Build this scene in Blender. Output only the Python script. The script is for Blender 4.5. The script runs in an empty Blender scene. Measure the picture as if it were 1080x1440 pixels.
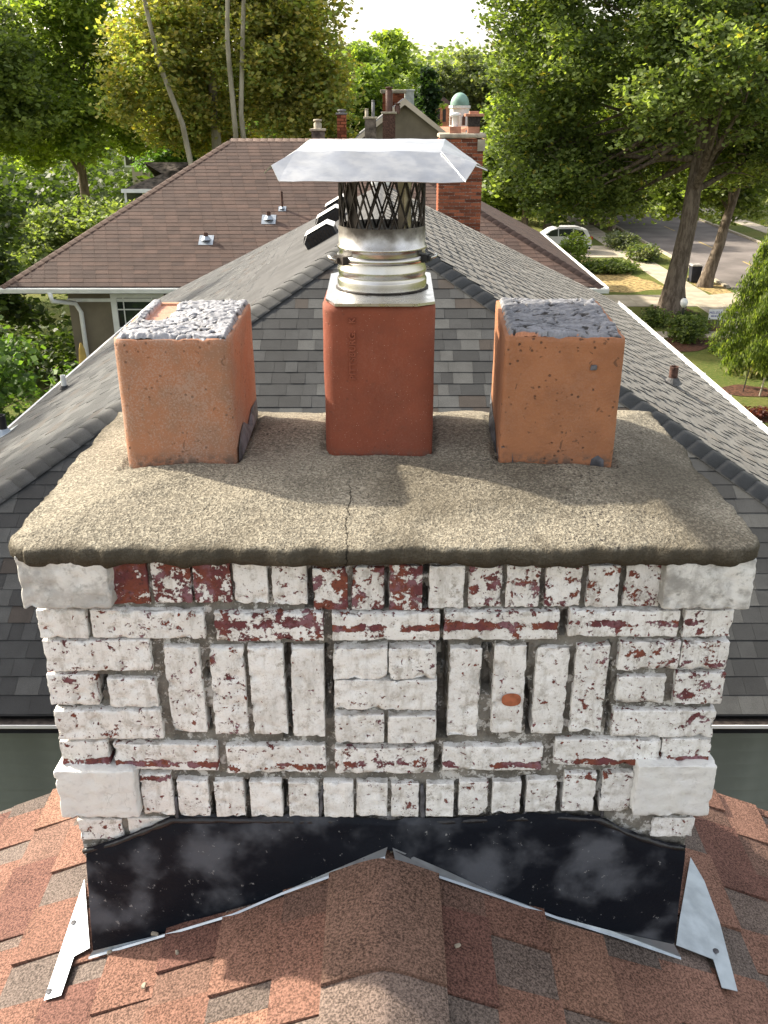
import bpy, math, random
import numpy as np
from mathutils import Vector, Matrix, noise as mn
R = math.radians
random.seed(7)
C = bpy.context.scene.collection
sc = bpy.context.scene

# ------------------------------------------------------------------ camera, sky, sun
H = 9.5                      # eye height above the street
F = 1270.0                   # focal length in photo pixels (1080 x 1440)
TH = R(24.5)
cd = bpy.data.cameras.new("camera"); cam = bpy.data.objects.new("camera", cd); C.objects.link(cam)
cam.location = (0, 0, H); cam.rotation_euler = (R(90) - TH, 0, 0)
cd.sensor_fit = 'VERTICAL'; cd.sensor_height = 24.0; cd.lens = F / 1440 * 24.0
cd.clip_start = 0.05; cd.clip_end = 3000
sc.camera = cam
sc.render.resolution_x = 768; sc.render.resolution_y = 1024
SUN_AZ = math.atan2(-0.89, 0.46)     # compass style: x = sin, y = cos
SUN_EL = R(34)
w = bpy.data.worlds.new("World"); sc.world = w; w.use_nodes = True
nt = w.node_tree; nt.nodes.clear()
sky = nt.nodes.new('ShaderNodeTexSky'); sky.sky_type = 'NISHITA'; sky.sun_disc = False
sky.sun_elevation = SUN_EL; sky.sun_rotation = SUN_AZ
sky.air_density = 1.0; sky.dust_density = 3.0; sky.ozone_density = 1.0
bg = nt.nodes.new('ShaderNodeBackground'); bg.inputs['Strength'].default_value = 0.15
wo = nt.nodes.new('ShaderNodeOutputWorld')
hs = nt.nodes.new('ShaderNodeHueSaturation'); hs.inputs['Saturation'].default_value = .42     # thin white summer overcast mixed into the blue
wm_ = nt.nodes.new('ShaderNodeMix'); wm_.data_type = 'RGBA'; wm_.blend_type = 'MULTIPLY'; wm_.inputs[0].default_value = 1.; wm_.inputs[7].default_value = (1.06, 1.0, .93, 1)
nt.links.new(sky.outputs[0], hs.inputs['Color']); nt.links.new(hs.outputs[0], wm_.inputs[6]); nt.links.new(wm_.outputs[2], bg.inputs[0]); nt.links.new(bg.outputs[0], wo.inputs[0])
sl = bpy.data.lights.new("sun", 'SUN'); sl.energy = 3.6; sl.angle = R(1.2); sl.color = (1.0, 0.90, 0.74)
so = bpy.data.objects.new("sun", sl); C.objects.link(so)
sdir = Vector((math.sin(SUN_AZ) * math.cos(SUN_EL), math.cos(SUN_AZ) * math.cos(SUN_EL), math.sin(SUN_EL)))
so.rotation_euler = sdir.to_track_quat('Z', 'Y').to_euler(); so.location = (-20, 10, 30)
sc.view_settings.view_transform = 'Standard'; sc.view_settings.look = 'None'
sc.view_settings.exposure = 1.52; sc.view_settings.gamma = 1.0
try: sc.view_settings.use_curve_mapping = False
except Exception: pass

# ------------------------------------------------------------------ helpers
def ray(px, py):
    dx = (px - 540) / F; dy = (720 - py) / F
    return dx, math.cos(TH) + dy * math.sin(TH), -math.sin(TH) + dy * math.cos(TH)
def P(px, py, Y=None, Z=None):
    """world point seen at a photo pixel on the plane y = Y or height z = Z"""
    a, b, c = ray(px, py)
    t = Y / b if Y is not None else (Z - H) / c
    return Vector((a * t, b * t, H + c * t))
def proj(p):
    x, y, z = p[0], p[1], p[2] - H
    zc = y * math.cos(TH) - z * math.sin(TH)
    if zc < 0.05: return None
    yc = y * math.sin(TH) + z * math.cos(TH)
    return 540 + F * x / zc, 720 - F * yc / zc, zc

class MB:
    def __init__(s): s.v = []; s.f = []; s.m = []; s.c = None
    def add(s, vs, fs, mi=0):
        o = len(s.v); s.v.extend([tuple(p) for p in vs]); s.f.extend([tuple(i + o for i in f) for f in fs]); s.m.extend([mi] * len(fs)); return s
    def box(s, x0, x1, y0, y1, z0, z1, mi=0, M=None):
        vs = [Vector(p) for p in ((x0,y0,z0),(x1,y0,z0),(x1,y1,z0),(x0,y1,z0),(x0,y0,z1),(x1,y0,z1),(x1,y1,z1),(x0,y1,z1))]
        if M is not None: vs = [M @ p for p in vs]
        return s.add(vs, [(0,3,2,1),(4,5,6,7),(0,1,5,4),(1,2,6,5),(2,3,7,6),(3,0,4,7)], mi)
    def tube(s, pts, rs, n=10, mi=0, cap=True):
        pts = [Vector(p) for p in pts]
        if not hasattr(rs, '__len__'): rs = [rs] * len(pts)
        o = len(s.v); ref = None
        for i, p in enumerate(pts):
            d = (pts[min(i+1, len(pts)-1)] - pts[max(i-1, 0)]).normalized()
            if ref is None: ref = Vector((1,0,0)) if abs(d.x) < .9 else Vector((0,1,0))
            a = (ref - d * ref.dot(d)).normalized(); b = d.cross(a); ref = a
            for k in range(n):
                t = 2*math.pi*k/n; s.v.append(tuple(p + (a*math.cos(t) + b*math.sin(t)) * rs[i]))
        for i in range(len(pts)-1):
            for k in range(n):
                s.f.append((o+i*n+k, o+i*n+(k+1)%n, o+(i+1)*n+(k+1)%n, o+(i+1)*n+k)); s.m.append(mi)
        if cap:
            s.f.append(tuple(o+k for k in range(n))[::-1]); s.f.append(tuple(o+(len(pts)-1)*n+k for k in range(n))); s.m += [mi, mi]
        return s
    def lathe(s, prof, n=40, c=(0,0), mi=0):
        o = len(s.v)
        for r, z in prof:
            for k in range(n):
                t = 2*math.pi*k/n; s.v.append((c[0]+r*math.cos(t), c[1]+r*math.sin(t), z))
        for i in range(len(prof)-1):
            for k in range(n):
                s.f.append((o+i*n+k, o+i*n+(k+1)%n, o+(i+1)*n+(k+1)%n, o+(i+1)*n+k)); s.m.append(mi)
        return s
    def prism(s, poly, y0, y1, mi=0):      # poly in x,z, extruded along y
        n = len(poly)
        vs = [(x, y0, z) for x, z in poly] + [(x, y1, z) for x, z in poly]
        fs = [tuple(range(n)), tuple(range(2*n-1, n-1, -1))] + [(i, i+n, (i+1)%n+n, (i+1)%n) for i in range(n)]
        return s.add(vs, fs, mi)
    def build(s, name, mats, parent=None, smooth=False, loc=None):
        me = bpy.data.meshes.new(name)
        vs = s.v
        if loc is not None: vs = [(a-loc[0], b-loc[1], c-loc[2]) for a, b, c in vs]
        me.from_pydata(vs, [], s.f)
        if not isinstance(mats, (list, tuple)): mats = [mats]
        for m in mats: me.materials.append(m)
        if len(mats) > 1: me.polygons.foreach_set('material_index', s.m)
        if smooth: me.polygons.foreach_set('use_smooth', [True]*len(s.f))
        me.update()
        o = bpy.data.objects.new(name, me); C.objects.link(o)
        if loc is not None: o.location = loc
        if parent: par(o, parent)
        return o
def par(o, p):
    o.parent = p; o.matrix_parent_inverse = Matrix.Identity(4)
    # every empty/parent sits unrotated: keep world place by subtracting its location chain
    q = p; off = Vector((0,0,0))
    while q: off += q.location; q = q.parent
    o.location = Vector(o.location) - off
def tag(o, label=None, cat=None, group=None, kind=None):
    if label: o['label'] = label
    if cat: o['category'] = cat
    if group: o['group'] = group
    if kind: o['kind'] = kind
    return o
def thing(name, loc, label, cat, group=None):
    o = bpy.data.objects.new(name, None); C.objects.link(o); o.location = loc; o.empty_display_size = .2
    return tag(o, label, cat, group)
def rbox(w_, d_, h_, r=.004, seg=.01, amp=.002, seed=0, fs=60, chip=0.):
    """rounded, slightly uneven block centred on the origin"""
    def axis(L):
        n = max(1, int((L-2*r)/seg)); a = [-L/2, -L/2+r*.35]
        a += [-L/2+r+(L-2*r)*i/n for i in range(n+1)] + [L/2-r*.35, L/2]; return a
    X, Y, Z = axis(w_), axis(d_), axis(h_)
    idx = {}; mb = MB()
    def vid(i, j, k):
        q = (i, j, k)
        if q in idx: return idx[q]
        p = Vector((X[i], Y[j], Z[k]))
        ns = mn.noise(p*fs*.6+Vector((seed*7.1, 3, seed))) ; rr = r*(1+.9*max(-.6, ns)) 
        c = Vector((max(-w_/2+rr, min(w_/2-rr, p.x)), max(-d_/2+rr, min(d_/2-rr, p.y)), max(-h_/2+rr, min(h_/2-rr, p.z))))
        dlt = p-c
        if dlt.length > 1e-9: p = c + dlt.normalized()*rr
        nv = p.normalized()
        if dlt.length > rr*.9 and chip:
            ck = max(0, mn.noise(p*48+Vector((seed*1.7, 4, 9)))-.12)+max(0, mn.noise(p*130+Vector((seed, 4, 9)))-.15)*.5
            p = p - dlt.normalized()*ck*chip
        p = p + nv*amp*(mn.noise(p*fs+Vector((seed, seed*3.3, 1)))*1.0 + .6*mn.noise(p*fs*2.7+Vector((2, seed, 8))))
        idx[q] = len(mb.v); mb.v.append(tuple(p)); return idx[q]
    nx, ny, nz = len(X)-1, len(Y)-1, len(Z)-1
    def f(a, b, c_, d): mb.f.append((a, b, c_, d)); mb.m.append(0)
    for i in range(nx):
        for k in range(nz):
            f(vid(i,0,k), vid(i+1,0,k), vid(i+1,0,k+1), vid(i,0,k+1)); f(vid(i,ny,k), vid(i,ny,k+1), vid(i+1,ny,k+1), vid(i+1,ny,k))
        for j in range(ny):
            f(vid(i,j,0), vid(i,j+1,0), vid(i+1,j+1,0), vid(i+1,j,0)); f(vid(i,j,nz), vid(i+1,j,nz), vid(i+1,j+1,nz), vid(i,j+1,nz))
    for j in range(ny):
        for k in range(nz):
            f(vid(0,j,k), vid(0,j,k+1), vid(0,j+1,k+1), vid(0,j+1,k)); f(vid(nx,j,k), vid(nx,j+1,k), vid(nx,j+1,k+1), vid(nx,j,k+1))
    return mb

# ------------------------------------------------------------------ materials
class NT:
    def __init__(s, name, rough=.8, spec=.3, metal=0):
        s.mat = bpy.data.materials.new(name); s.mat.use_nodes = True; s.t = s.mat.node_tree
        s.b = s.t.nodes['Principled BSDF']; s.b.inputs['Roughness'].default_value = rough
        s.b.inputs['Specular IOR Level'].default_value = spec; s.b.inputs['Metallic'].default_value = metal
        s.co = s.n('ShaderNodeTexCoord').outputs['Object']
    def n(s, t, **k):
        x = s.t.nodes.new(t)
        for a, b in k.items(): setattr(x, a, b)
        return x
    def L(s, a, b): s.t.links.new(a, b)
    def inp(s, node, i, v):
        if v is None: return
        if hasattr(v, 'links') or isinstance(v, bpy.types.NodeSocket): s.L(v, node.inputs[i])
        else: node.inputs[i].default_value = v
    def noise(s, scale, detail=4, rough=.55, co=None, dist=0):
        x = s.n('ShaderNodeTexNoise'); x.inputs['Scale'].default_value = scale; x.inputs['Detail'].default_value = detail
        x.inputs['Roughness'].default_value = rough; x.inputs['Distortion'].default_value = dist; s.L(co or s.co, x.inputs['Vector']); return x.outputs['Fac']
    def vor(s, scale, feat='F1', co=None):
        x = s.n('ShaderNodeTexVoronoi', feature=feat); x.inputs['Scale'].default_value = scale; s.L(co or s.co, x.inputs['Vector']); return x.outputs['Distance']
    def math(s, op, a, b=None, c=None):
        x = s.n('ShaderNodeMath', operation=op); s.inp(x, 0, a); s.inp(x, 1, b); s.inp(x, 2, c); return x.outputs[0]
    def ramp(s, v, lo, hi, a=0., b=1.):
        x = s.n('ShaderNodeMapRange'); x.interpolation_type = 'SMOOTHSTEP'; s.inp(x, 0, v); s.inp(x, 1, lo); s.inp(x, 2, hi); s.inp(x, 3, a); s.inp(x, 4, b); return x.outputs[0]
    def mix(s, f, a, b, mode='MIX'):
        x = s.n('ShaderNodeMix', data_type='RGBA', blend_type=mode); s.inp(x, 0, f)
        for i, v in ((6, a), (7, b)):
            if isinstance(v, (tuple, list)): x.inputs[i].default_value = (*v[:3], 1)
            else: s.L(v, x.inputs[i])
        return x.outputs[2]
    def sep(s, co=None):
        x = s.n('ShaderNodeSeparateXYZ'); s.L(co or s.co, x.inputs[0]); return x.outputs
    def prop(s, name): x = s.n('ShaderNodeAttribute', attribute_type='OBJECT', attribute_name=name); return x.outputs['Fac']
    def rnd(s): return s.n('ShaderNodeObjectInfo').outputs['Random']
    def shift(s):
        """object coordinates moved by a random amount per object"""
        a = s.n('ShaderNodeVectorMath', operation='SCALE'); a.inputs[0].default_value = (17.3, 9.1, 23.7); s.L(s.rnd(), a.inputs['Scale'])
        b = s.n('ShaderNodeVectorMath', operation='ADD'); s.L(s.co, b.inputs[0]); s.L(a.outputs[0], b.inputs[1]); return b.outputs[0]
    def bump(s, h, dist=.002, st=1.):
        x = s.n('ShaderNodeBump'); x.inputs['Distance'].default_value = dist; x.inputs['Strength'].default_value = st; s.L(h, x.inputs['Height'])
        s.L(x.outputs[0], s.b.inputs['Normal']); return x
    def col(s, c):
        if isinstance(c, (tuple, list)): s.b.inputs['Base Color'].default_value = (*c[:3], 1)
        else: s.L(c, s.b.inputs['Base Color'])
        return s
    def rough(s, v): s.L(v, s.b.inputs['Roughness']); return s

def plain(name, c, rough=.7, metal=0, var=.18, scale=3., bump=0, bscale=60, spec=.3):
    m = NT(name, rough, spec, metal); n1 = m.noise(scale, 5)
    d = tuple(x*(1-var*1.6) for x in c); l = tuple(min(1, x*(1+var)) for x in c)
    m.col(m.mix(m.ramp(n1, .3, .7), d, l))
    if bump: m.bump(m.noise(bscale, 4), bump)
    return m.mat

# painted brick with flaking white paint
def mk_brick():
    m = NT('flaking_painted_brick', .75, .25); co = m.shift(); x, y, z = m.sep()
    n1 = m.noise(46, 8, .68, co, .35); n2 = m.noise(170, 3, .65, co); n3 = m.noise(9, 3, .5, co)
    v = m.math('ADD', m.math('MULTIPLY', n1, .78), m.math('MULTIPLY', n2, .22))
    bz = m.prop('band'); bs = m.math('MULTIPLY', m.prop('band_strength'), m.ramp(m.noise(13, 3, .6, co), .36, .58, .15, 1.))
    d = m.math('ABSOLUTE', m.math('SUBTRACT', z, bz)); bm = m.ramp(d, .003, .011, 1., 0.)
    v = m.math('ADD', v, m.math('MULTIPLY', bm, bs))
    thr = m.prop('paint'); hi = m.math('ADD', thr, .018)
    red = m.ramp(v, thr, hi)
    sp = m.ramp(m.noise(95, 3, .55, co, .4), .655, .675); sp = m.math('MULTIPLY', sp, m.ramp(m.math('ADD', n3, m.math('MULTIPLY', m.math('SUBTRACT', .66, thr), 2.)), .42, .56)); red = m.math('MAXIMUM', red, sp)
    rc = m.mix(m.ramp(m.noise(16, 3, .5, co), .42, .6), (.22, .07, .045), (.15, .05, .055))
    rc = m.mix(m.ramp(m.noise(24, 4, .6, co), .50, .60), rc, (.24, .12, .14))
    rc = m.mix(m.ramp(n2, .5, .75), rc, (.07, .04, .035))
    pc = m.mix(m.ramp(n3, .35, .7), (.86, .86, .84), (.76, .755, .73))
    mp_ = m.n('ShaderNodeMapping'); mp_.inputs['Scale'].default_value = (1, 1, .25); m.L(co, mp_.inputs[0]); pc = m.mix(m.ramp(m.noise(55, 6, .7, mp_.outputs[0]), .48, .70, 0, .7), pc, (.46, .44, .40)); pc = m.mix(m.ramp(m.noise(48, 7, .75, co), .50, .66), pc, (.50, .48, .44)); pc = m.mix(m.ramp(m.noise(20, 7, .8, co), .60, .68, 0, .8), pc, (.30, .28, .24)); pc = m.mix(m.ramp(m.noise(260, 3, .8, co), .55, .7, 0, .6), pc, (.50, .48, .44))
    pc = m.mix(m.ramp(m.vor(240, 'F1', co), 0., .16, .25, 0.), pc, (.33, .29, .25))
    # grime close to the brick's edges
    m.col(m.mix(red, pc, rc))
    h = m.math('ADD', m.math('MULTIPLY', red, -.5), m.math('ADD', m.math('MULTIPLY', m.noise(110, 6, .65, co), .9), m.math('MULTIPLY', n1, .8)))
    m.bump(h, .0028, .9); m.rough(m.ramp(red, 0, 1, .62, .9)); return m.mat
def mk_stone(name, grime):
    m = NT(name, .8, .25); co = m.shift(); n1 = m.noise(14, 7, .65, co); n2 = m.noise(70, 5, .65, co)
    c = m.mix(m.ramp(n1, .40, .62), (.74, .74, .71), (.76-.30*grime, .76-.305*grime, .74-.305*grime))
    c = m.mix(m.ramp(n2, .52, .72, 0, .25+.45*grime), c, (.30, .30, .28))
    cr = m.n('ShaderNodeTexVoronoi', feature='DISTANCE_TO_EDGE'); cr.inputs['Scale'].default_value = 26
    dn = m.n('ShaderNodeVectorMath', operation='ADD'); m.L(co, dn.inputs[0])
    dv = m.n('ShaderNodeTexNoise'); dv.inputs['Scale'].default_value = 30; m.L(co, dv.inputs['Vector'])
    sc_ = m.n('ShaderNodeVectorMath', operation='SCALE'); m.L(dv.outputs['Color'], sc_.inputs[0]); sc_.inputs['Scale'].default_value = .03
    m.L(sc_.outputs[0], dn.inputs[1]); m.L(dn.outputs[0], cr.inputs['Vector'])
    c = m.mix(m.math('MULTIPLY', m.ramp(cr.outputs['Distance'], 0., .02, 1., 0.), m.ramp(m.noise(8, 2, .5, co), .5, .6, 0, .4)), c, (.3, .3, .28))
    m.col(c); m.bump(m.math('ADD', m.noise(60, 7, .7, co), m.ramp(cr.outputs['Distance'], 0, .02, -.1, 0)), .0035, .8); return m.mat
def mk_mortar():
    m = NT('old_mortar', .95, .1); n1 = m.noise(11, 6, .65); n2 = m.noise(170, 4, .7)
    c = m.mix(m.ramp(n1, .38, .62), (.26, .245, .215), (.14, .130, .112))
    c = m.mix(m.ramp(n2, .55, .72), c, (.36, .34, .30)); c = m.mix(m.ramp(m.noise(30, 7, .75), .54, .58), c, (.60, .59, .56))
    m.col(c); m.bump(m.math('ADD', n2, m.noise(50, 5, .7)), .005, 1.); return m.mat
def mk_crown():
    m = NT('weathered_mortar_crown', .95, .12); x, y, z = m.sep()
    n1 = m.noise(5, 5, .6); n2 = m.noise(150, 3, .75); n3 = m.noise(240, 2, .6)
    c = m.mix(m.ramp(n1, .35, .65), (.215, .193, .150), (.140, .128, .102))
    c = m.mix(m.ramp(n2, .44, .60, 0., .85), c, (.36, .33, .26)); c = m.mix(m.ramp(n3, .52, .62, 0, .8), c, (.085, .077, .06))
    c = m.mix(m.ramp(m.math('MULTIPLY', m.ramp(m.vor(75), .17, .27, 1, 0), m.ramp(m.noise(3.5, 3), .52, .64)), .2, .8), c, (.055, .05, .045))
    c = m.mix(m.ramp(m.noise(2.6, 4, .6), .48, .66, 0, .55), c, (.085, .072, .052))
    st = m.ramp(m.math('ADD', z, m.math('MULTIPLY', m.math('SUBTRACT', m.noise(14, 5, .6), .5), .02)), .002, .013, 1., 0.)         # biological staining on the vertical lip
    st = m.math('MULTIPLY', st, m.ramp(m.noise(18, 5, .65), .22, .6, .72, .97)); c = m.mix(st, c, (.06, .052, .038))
    # the hairline crack through the front slope
    wob = m.math('MULTIPLY', m.math('SUBTRACT', m.noise(17, 7, .72), .5), .045)
    dd = m.math('ABSOLUTE', m.math('ADD', m.math('ADD', x, .064), wob)); ck = m.math('MULTIPLY', m.ramp(dd, .0003, .0014, 1., 0.), m.ramp(y, -.20, -.14, 1., 0.))
    c = m.mix(ck, c, (.03, .027, .022)); m.col(c)
    h = m.math('ADD', m.math('ADD', m.math('MULTIPLY', n2, .9), m.math('MULTIPLY', n3, .7)), m.math('SUBTRACT', m.math('MULTIPLY', m.noise(40, 2, .5), .25), m.math('MULTIPLY', ck, 1.4)))
    m.bump(h, .0042, 1.); return m.mat
def mk_clay(name, c1, c2, pits, bloom):
    m = NT(name, .78, .25); n1 = m.noise(12, 6, .65); n2 = m.noise(140, 5, .7); x, y, z = m.sep()
    c = m.mix(m.ramp(n1, .36, .64), c1, c2)
    c = m.mix(m.ramp(m.math('ADD', m.math('MULTIPLY', m.noise(300, 2, .7), .6), m.math('MULTIPLY', m.noise(9, 5, .65), .4)), .47, .60, 0, bloom), c, (.43, .31, .25))
    c = m.mix(m.math('MULTIPLY', m.ramp(m.noise(55, 3, .6, None, .6), .64, .70), pits), c, (.10, .055, .035))
    pv = m.math('MULTIPLY', m.ramp(m.vor(70), .12, .22, 1., 0.), m.ramp(m.noise(20, 2), .5, .56)); c = m.mix(m.math('MULTIPLY', pv, pits), c, (.05, .035, .028))
    c = m.mix(m.ramp(m.vor(160), .05, .10, .6, 0.), c, (.75, .62, .5)) if pits < .5 else c
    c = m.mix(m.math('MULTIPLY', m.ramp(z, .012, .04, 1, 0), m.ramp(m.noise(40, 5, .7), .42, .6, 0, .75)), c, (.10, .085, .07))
    m.col(c); m.bump(m.math('SUBTRACT', m.math('ADD', n2, m.math('MULTIPLY', n1, .5)), m.math('MULTIPLY', pv, 1.2*pits+.2)), .0022 if pits > .5 else .0012, .8); return m.mat
def attr_mat(name, rough=.8, spec=.3, fine=260., amp=.28, bump=.0012, attr='Col', obj_color=False, bdist=None):
    m = NT(name, rough, spec)
    if obj_color: base = m.n('ShaderNodeObjectInfo').outputs['Color']
    else: base = m.n('ShaderNodeAttribute', attribute_name=attr).outputs['Color']
    geo = m.n('ShaderNodeNewGeometry').outputs['Position']
    n = m.noise(fine, 2, .8, geo); n2 = m.noise(fine/30, 4, .6, geo)
    k = m.math('ADD', m.ramp(n, .3, .7, 1-amp, 1+amp), m.ramp(n2, .3, .7, -.14, .12))
    g = m.n('ShaderNodeVectorMath', operation='SCALE'); m.L(base, g.inputs[0]); m.L(k, g.inputs['Scale']); m.col(g.outputs[0])
    if bump: m.bump(n, bump, 1.)
    return m.mat
def mk_leaf(name, trans=.45, rough=.55):
    m = NT(name, rough, .3); a = m.n('ShaderNodeAttribute', attribute_name='Col').outputs['Color']; m.col(a)
    tr = m.n('ShaderNodeBsdfTranslucent')
    g = m.mix(1., a, (1.7, 1.8, .6), 'MULTIPLY'); m.L(g, tr.inputs[0])
    ms = m.n('ShaderNodeMixShader'); ms.inputs[0].default_value = trans
    out = m.t.nodes['Material Output']; m.L(m.b.outputs[0], ms.inputs[1]); m.L(tr.outputs[0], ms.inputs[2]); m.L(ms.outputs[0], out.inputs[0])
    return m.mat
def mk_bark(name, c1, c2, scale=6):
    m = NT(name, .95, .1); mp = m.n('ShaderNodeMapping'); mp.inputs['Scale'].default_value = (1, 1, .22); m.L(m.co, mp.inputs[0])
    n = m.noise(scale, 6, .7, mp.outputs[0]); m.col(m.mix(m.ramp(n, .38, .62), c1, c2)); m.bump(n, .05, 1.); return m.mat
def mk_flash():
    m = NT('tar_coated_flashing', .6, .12); n1 = m.noise(7.5, 4, .5, None, .15); n2 = m.noise(120, 4, .6); x, y, z = m.sep()
    g = m.ramp(n1, .47, .68)
    c = m.mix(g, (.007, .009, .014), (.088, .094, .108)); c = m.mix(m.ramp(m.vor(30), .03, .06, .35, 0.), c, (.24, .25, .26))
    c = m.mix(m.math('MULTIPLY', m.ramp(m.noise(60, 5, .75), .64, .68), .7), c, (.3, .3, .3))
    m.col(c); m.rough(m.ramp(g, 0, 1, .52, .8)); m.bump(m.math('ADD', m.noise(9, 6, .6), m.math('MULTIPLY', n2, .25)), .006, .6); return m.mat
def mk_metal(name, c, rough, var=.1, scale=8, metal=1., bump=.0005):
    m = NT(name, rough, .5, metal); n = m.noise(scale, 6, .65); m.col(m.mix(m.ramp(n, .35, .65), tuple(x*(1-var) for x in c), c))
    m.rough(m.ramp(m.noise(scale*3, 5, .7), .3, .7, rough*.75, min(1, rough*1.3))); m.bump(m.noise(scale*1.5, 3), bump, .6); return m.mat
def mk_pipe():
    m = NT('sooty_stainless_steel', .22, .5, 1.); x, y, z = m.sep()
    mp = m.n('ShaderNodeMapping'); mp.inputs['Scale'].default_value = (1, 1, .12); m.L(m.co, mp.inputs[0])
    st = m.math('ADD', z, m.math('MULTIPLY', m.math('SUBTRACT', m.noise(22, 5, .7), .5), .05))
    s_ = m.ramp(st, .078, .118); s_ = m.math('MULTIPLY', s_, m.ramp(m.noise(30, 4), .3, .6, .7, 1.))
    c = m.mix(m.ramp(m.noise(9, 3), .4, .65), (.56, .55, .53), (.44, .41, .36)); c = m.mix(s_, c, (.07, .06, .05)); m.col(c)
    m.L(m.ramp(s_, 0, 1, 1., .3), m.b.inputs['Metallic']); m.rough(m.ramp(s_, 0, 1, .27, .6)); m.bump(m.noise(90, 2, .5, mp.outputs[0]), .0002, .5); return m.mat
def mk_ground():
    m = NT('lawn_ground', .95, .1); n1 = m.noise(.35, 5, .6); n2 = m.noise(7, 4, .7); n3 = m.noise(45, 2, .7)
    c = m.mix(m.ramp(n1, .38, .62), (.115, .165, .035), (.20, .215, .06)); c = m.mix(m.ramp(n2, .4, .7, 0, .6), c, (.30, .26, .10))
    c = m.mix(m.ramp(n3, .35, .65, 0, .55), c, (.045, .07, .018)); m.col(c); m.bump(m.math('ADD', n2, n3), .06, 1.); return m.mat

M = {}
M['brick'] = mk_brick(); M['stone'] = mk_stone('painted_limestone', .15); M['stone_grimy'] = mk_stone('stained_limestone', 1.)
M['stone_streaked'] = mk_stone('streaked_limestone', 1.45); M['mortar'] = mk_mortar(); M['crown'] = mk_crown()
M['clay_pink'] = mk_clay('bleached_clay', (.38, .17, .092), (.30, .165, .105), .5, .5)
M['clay_orange'] = mk_clay('orange_clay', (.36, .155, .074), (.30, .130, .064), .7, .12)
M['clay_red'] = mk_clay('red_terracotta', (.235, .066, .036), (.20, .058, .033), .2, .05)
M['steel'] = mk_pipe(); M['hood'] = mk_metal('dull_galvanised_hood', (.48, .50, .52), .45, .22, 7, 1., .002)
M['plate'] = mk_metal('bright_plate', (.58, .57, .54), .30, .12, 14)
M['sooty'] = plain('sooty_iron', (.035, .028, .024), .6, .3, .4, 30)
M['strap'] = mk_metal('tarnished_strap', (.30, .26, .20), .4, .5, 20)
M['galv'] = mk_metal('galvanised_sheet', (.40, .45, .50), .42, .2, 10, .75, .001)
M['flash'] = mk_flash()
M['tarry'] = plain('black_tar', (.014, .014, .016), .35, 0, .3, 20, .003, 60, .5)
M['tab_red'] = attr_mat('red_blend_granules', .9, .15, 210, .62, .0022, obj_color=True)
M['tab_red_a'] = attr_mat('red_blend_granules_field', .9, .15, 210, .62, .0022)
M['tab_grey'] = attr_mat('grey_granules', .75, .3, 230, .3, .0012, obj_color=True)
M['tab_grey_a'] = attr_mat('grey_granules_field', .75, .3, 230, .3, .0012)
for k_ in ('tab_grey', 'tab_grey_a'):
    b_ = M[k_].node_tree.nodes['Principled BSDF']; b_.inputs['Sheen Weight'].default_value = .13; b_.inputs['Sheen Roughness'].default_value = .35; b_.inputs['Sheen Tint'].default_value = (1, .98, .94, 1)
M['tab_brown'] = attr_mat('brown_granules', .8, .3, 90, .18, .002, obj_color=True)
M['tab_brown_a'] = attr_mat('brown_granules_field', .8, .3, 90, .18, .002)
M['white'] = plain('white_paint', (.72, .73, .72), .5, 0, .06, 4)
M['siding'] = plain('grey_green_siding', (.19, .22, .205), .65, 0, .12, 2)
M['taupe'] = plain('taupe_stucco', (.17, .145, .105), .85, 0, .1, 2)
M['glass'] = plain('dark_window_glass', (.025, .03, .03), .06, 0, .2, 1, 0, 60, .6)
M['black'] = plain('black_plastic', (.02, .02, .022), .5, 0, .2, 5)
M['rust'] = plain('rusty_iron', (.085, .045, .034), .8, 0, .4, 25, .002)
M['redbrick'] = NT('plain_red_brick', .88, .2).mat
m = NT('dark_red_brick', .88, .2); rn = m.rnd(); nn = m.noise(30, 4)
m.col(m.mix(m.ramp(m.math('ADD', m.math('MULTIPLY', rn, .7), m.math('MULTIPLY', nn, .3)), .2, .8), (.10, .032, .018), (.27, .088, .045))); m.bump(nn, .004, .8); M['redbrick'] = m.mat
M['concrete'] = plain('pale_concrete', (.42, .37, .29), .9, 0, .14, 1.2, .004, 30)
M['asphalt'] = plain('old_asphalt', (.17, .15, .14), .92, 0, .16, .5, .006, 30)
M['ground'] = mk_ground()
M['straw'] = plain('dry_leaf_litter', (.38, .28, .12), .95, 0, .45, 5, .04, 12)
M['mulch'] = plain('brown_mulch', (.10, .045, .026), .95, 0, .4, 9, .05, 14)
M['leaf'] = mk_leaf('leaf'); M['leaf_thin'] = mk_leaf('thin_leaf', .5)
M['bark'] = mk_bark('grey_brown_bark', (.085, .066, .05), (.19, .155, .12)); M['bark_pale'] = mk_bark('pale_mottled_bark', (.36, .33, .26), (.20, .18, .13), 3)
M['copper'] = plain('copper_cap', (.42, .20, .13), .5, .3, .2, 6)
M['tab_flash'] = plain('weathered_lead', (.09, .09, .09), .7, 0, .3, 20); M['clay_plain'] = plain('terracotta_lettering', (.25, .075, .042), .75, 0, .1, 30); M['verdigris'] = plain('verdigris_dome', (.22, .36, .30), .6, 0, .15, 1)
M['terracotta_roof'] = plain('faded_tile', (.42, .20, .12), .8, 0, .2, 2)
M['lime'] = plain('old_cream_mortar_cap', (.36, .32, .25), .9, 0, .2, 6, .003)
M['blue_ink'] = plain('blue_print', (.02, .03, .25), .6, 0, .05)
M['sealant'] = attr_mat('grey_brushed_sealant', .55, .45, 200, .15, .001)
M['tar_grey'] = plain('grey_roof_cement', (.10, .10, .11), .6, 0, .35, 40, .003, 90)

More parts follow.
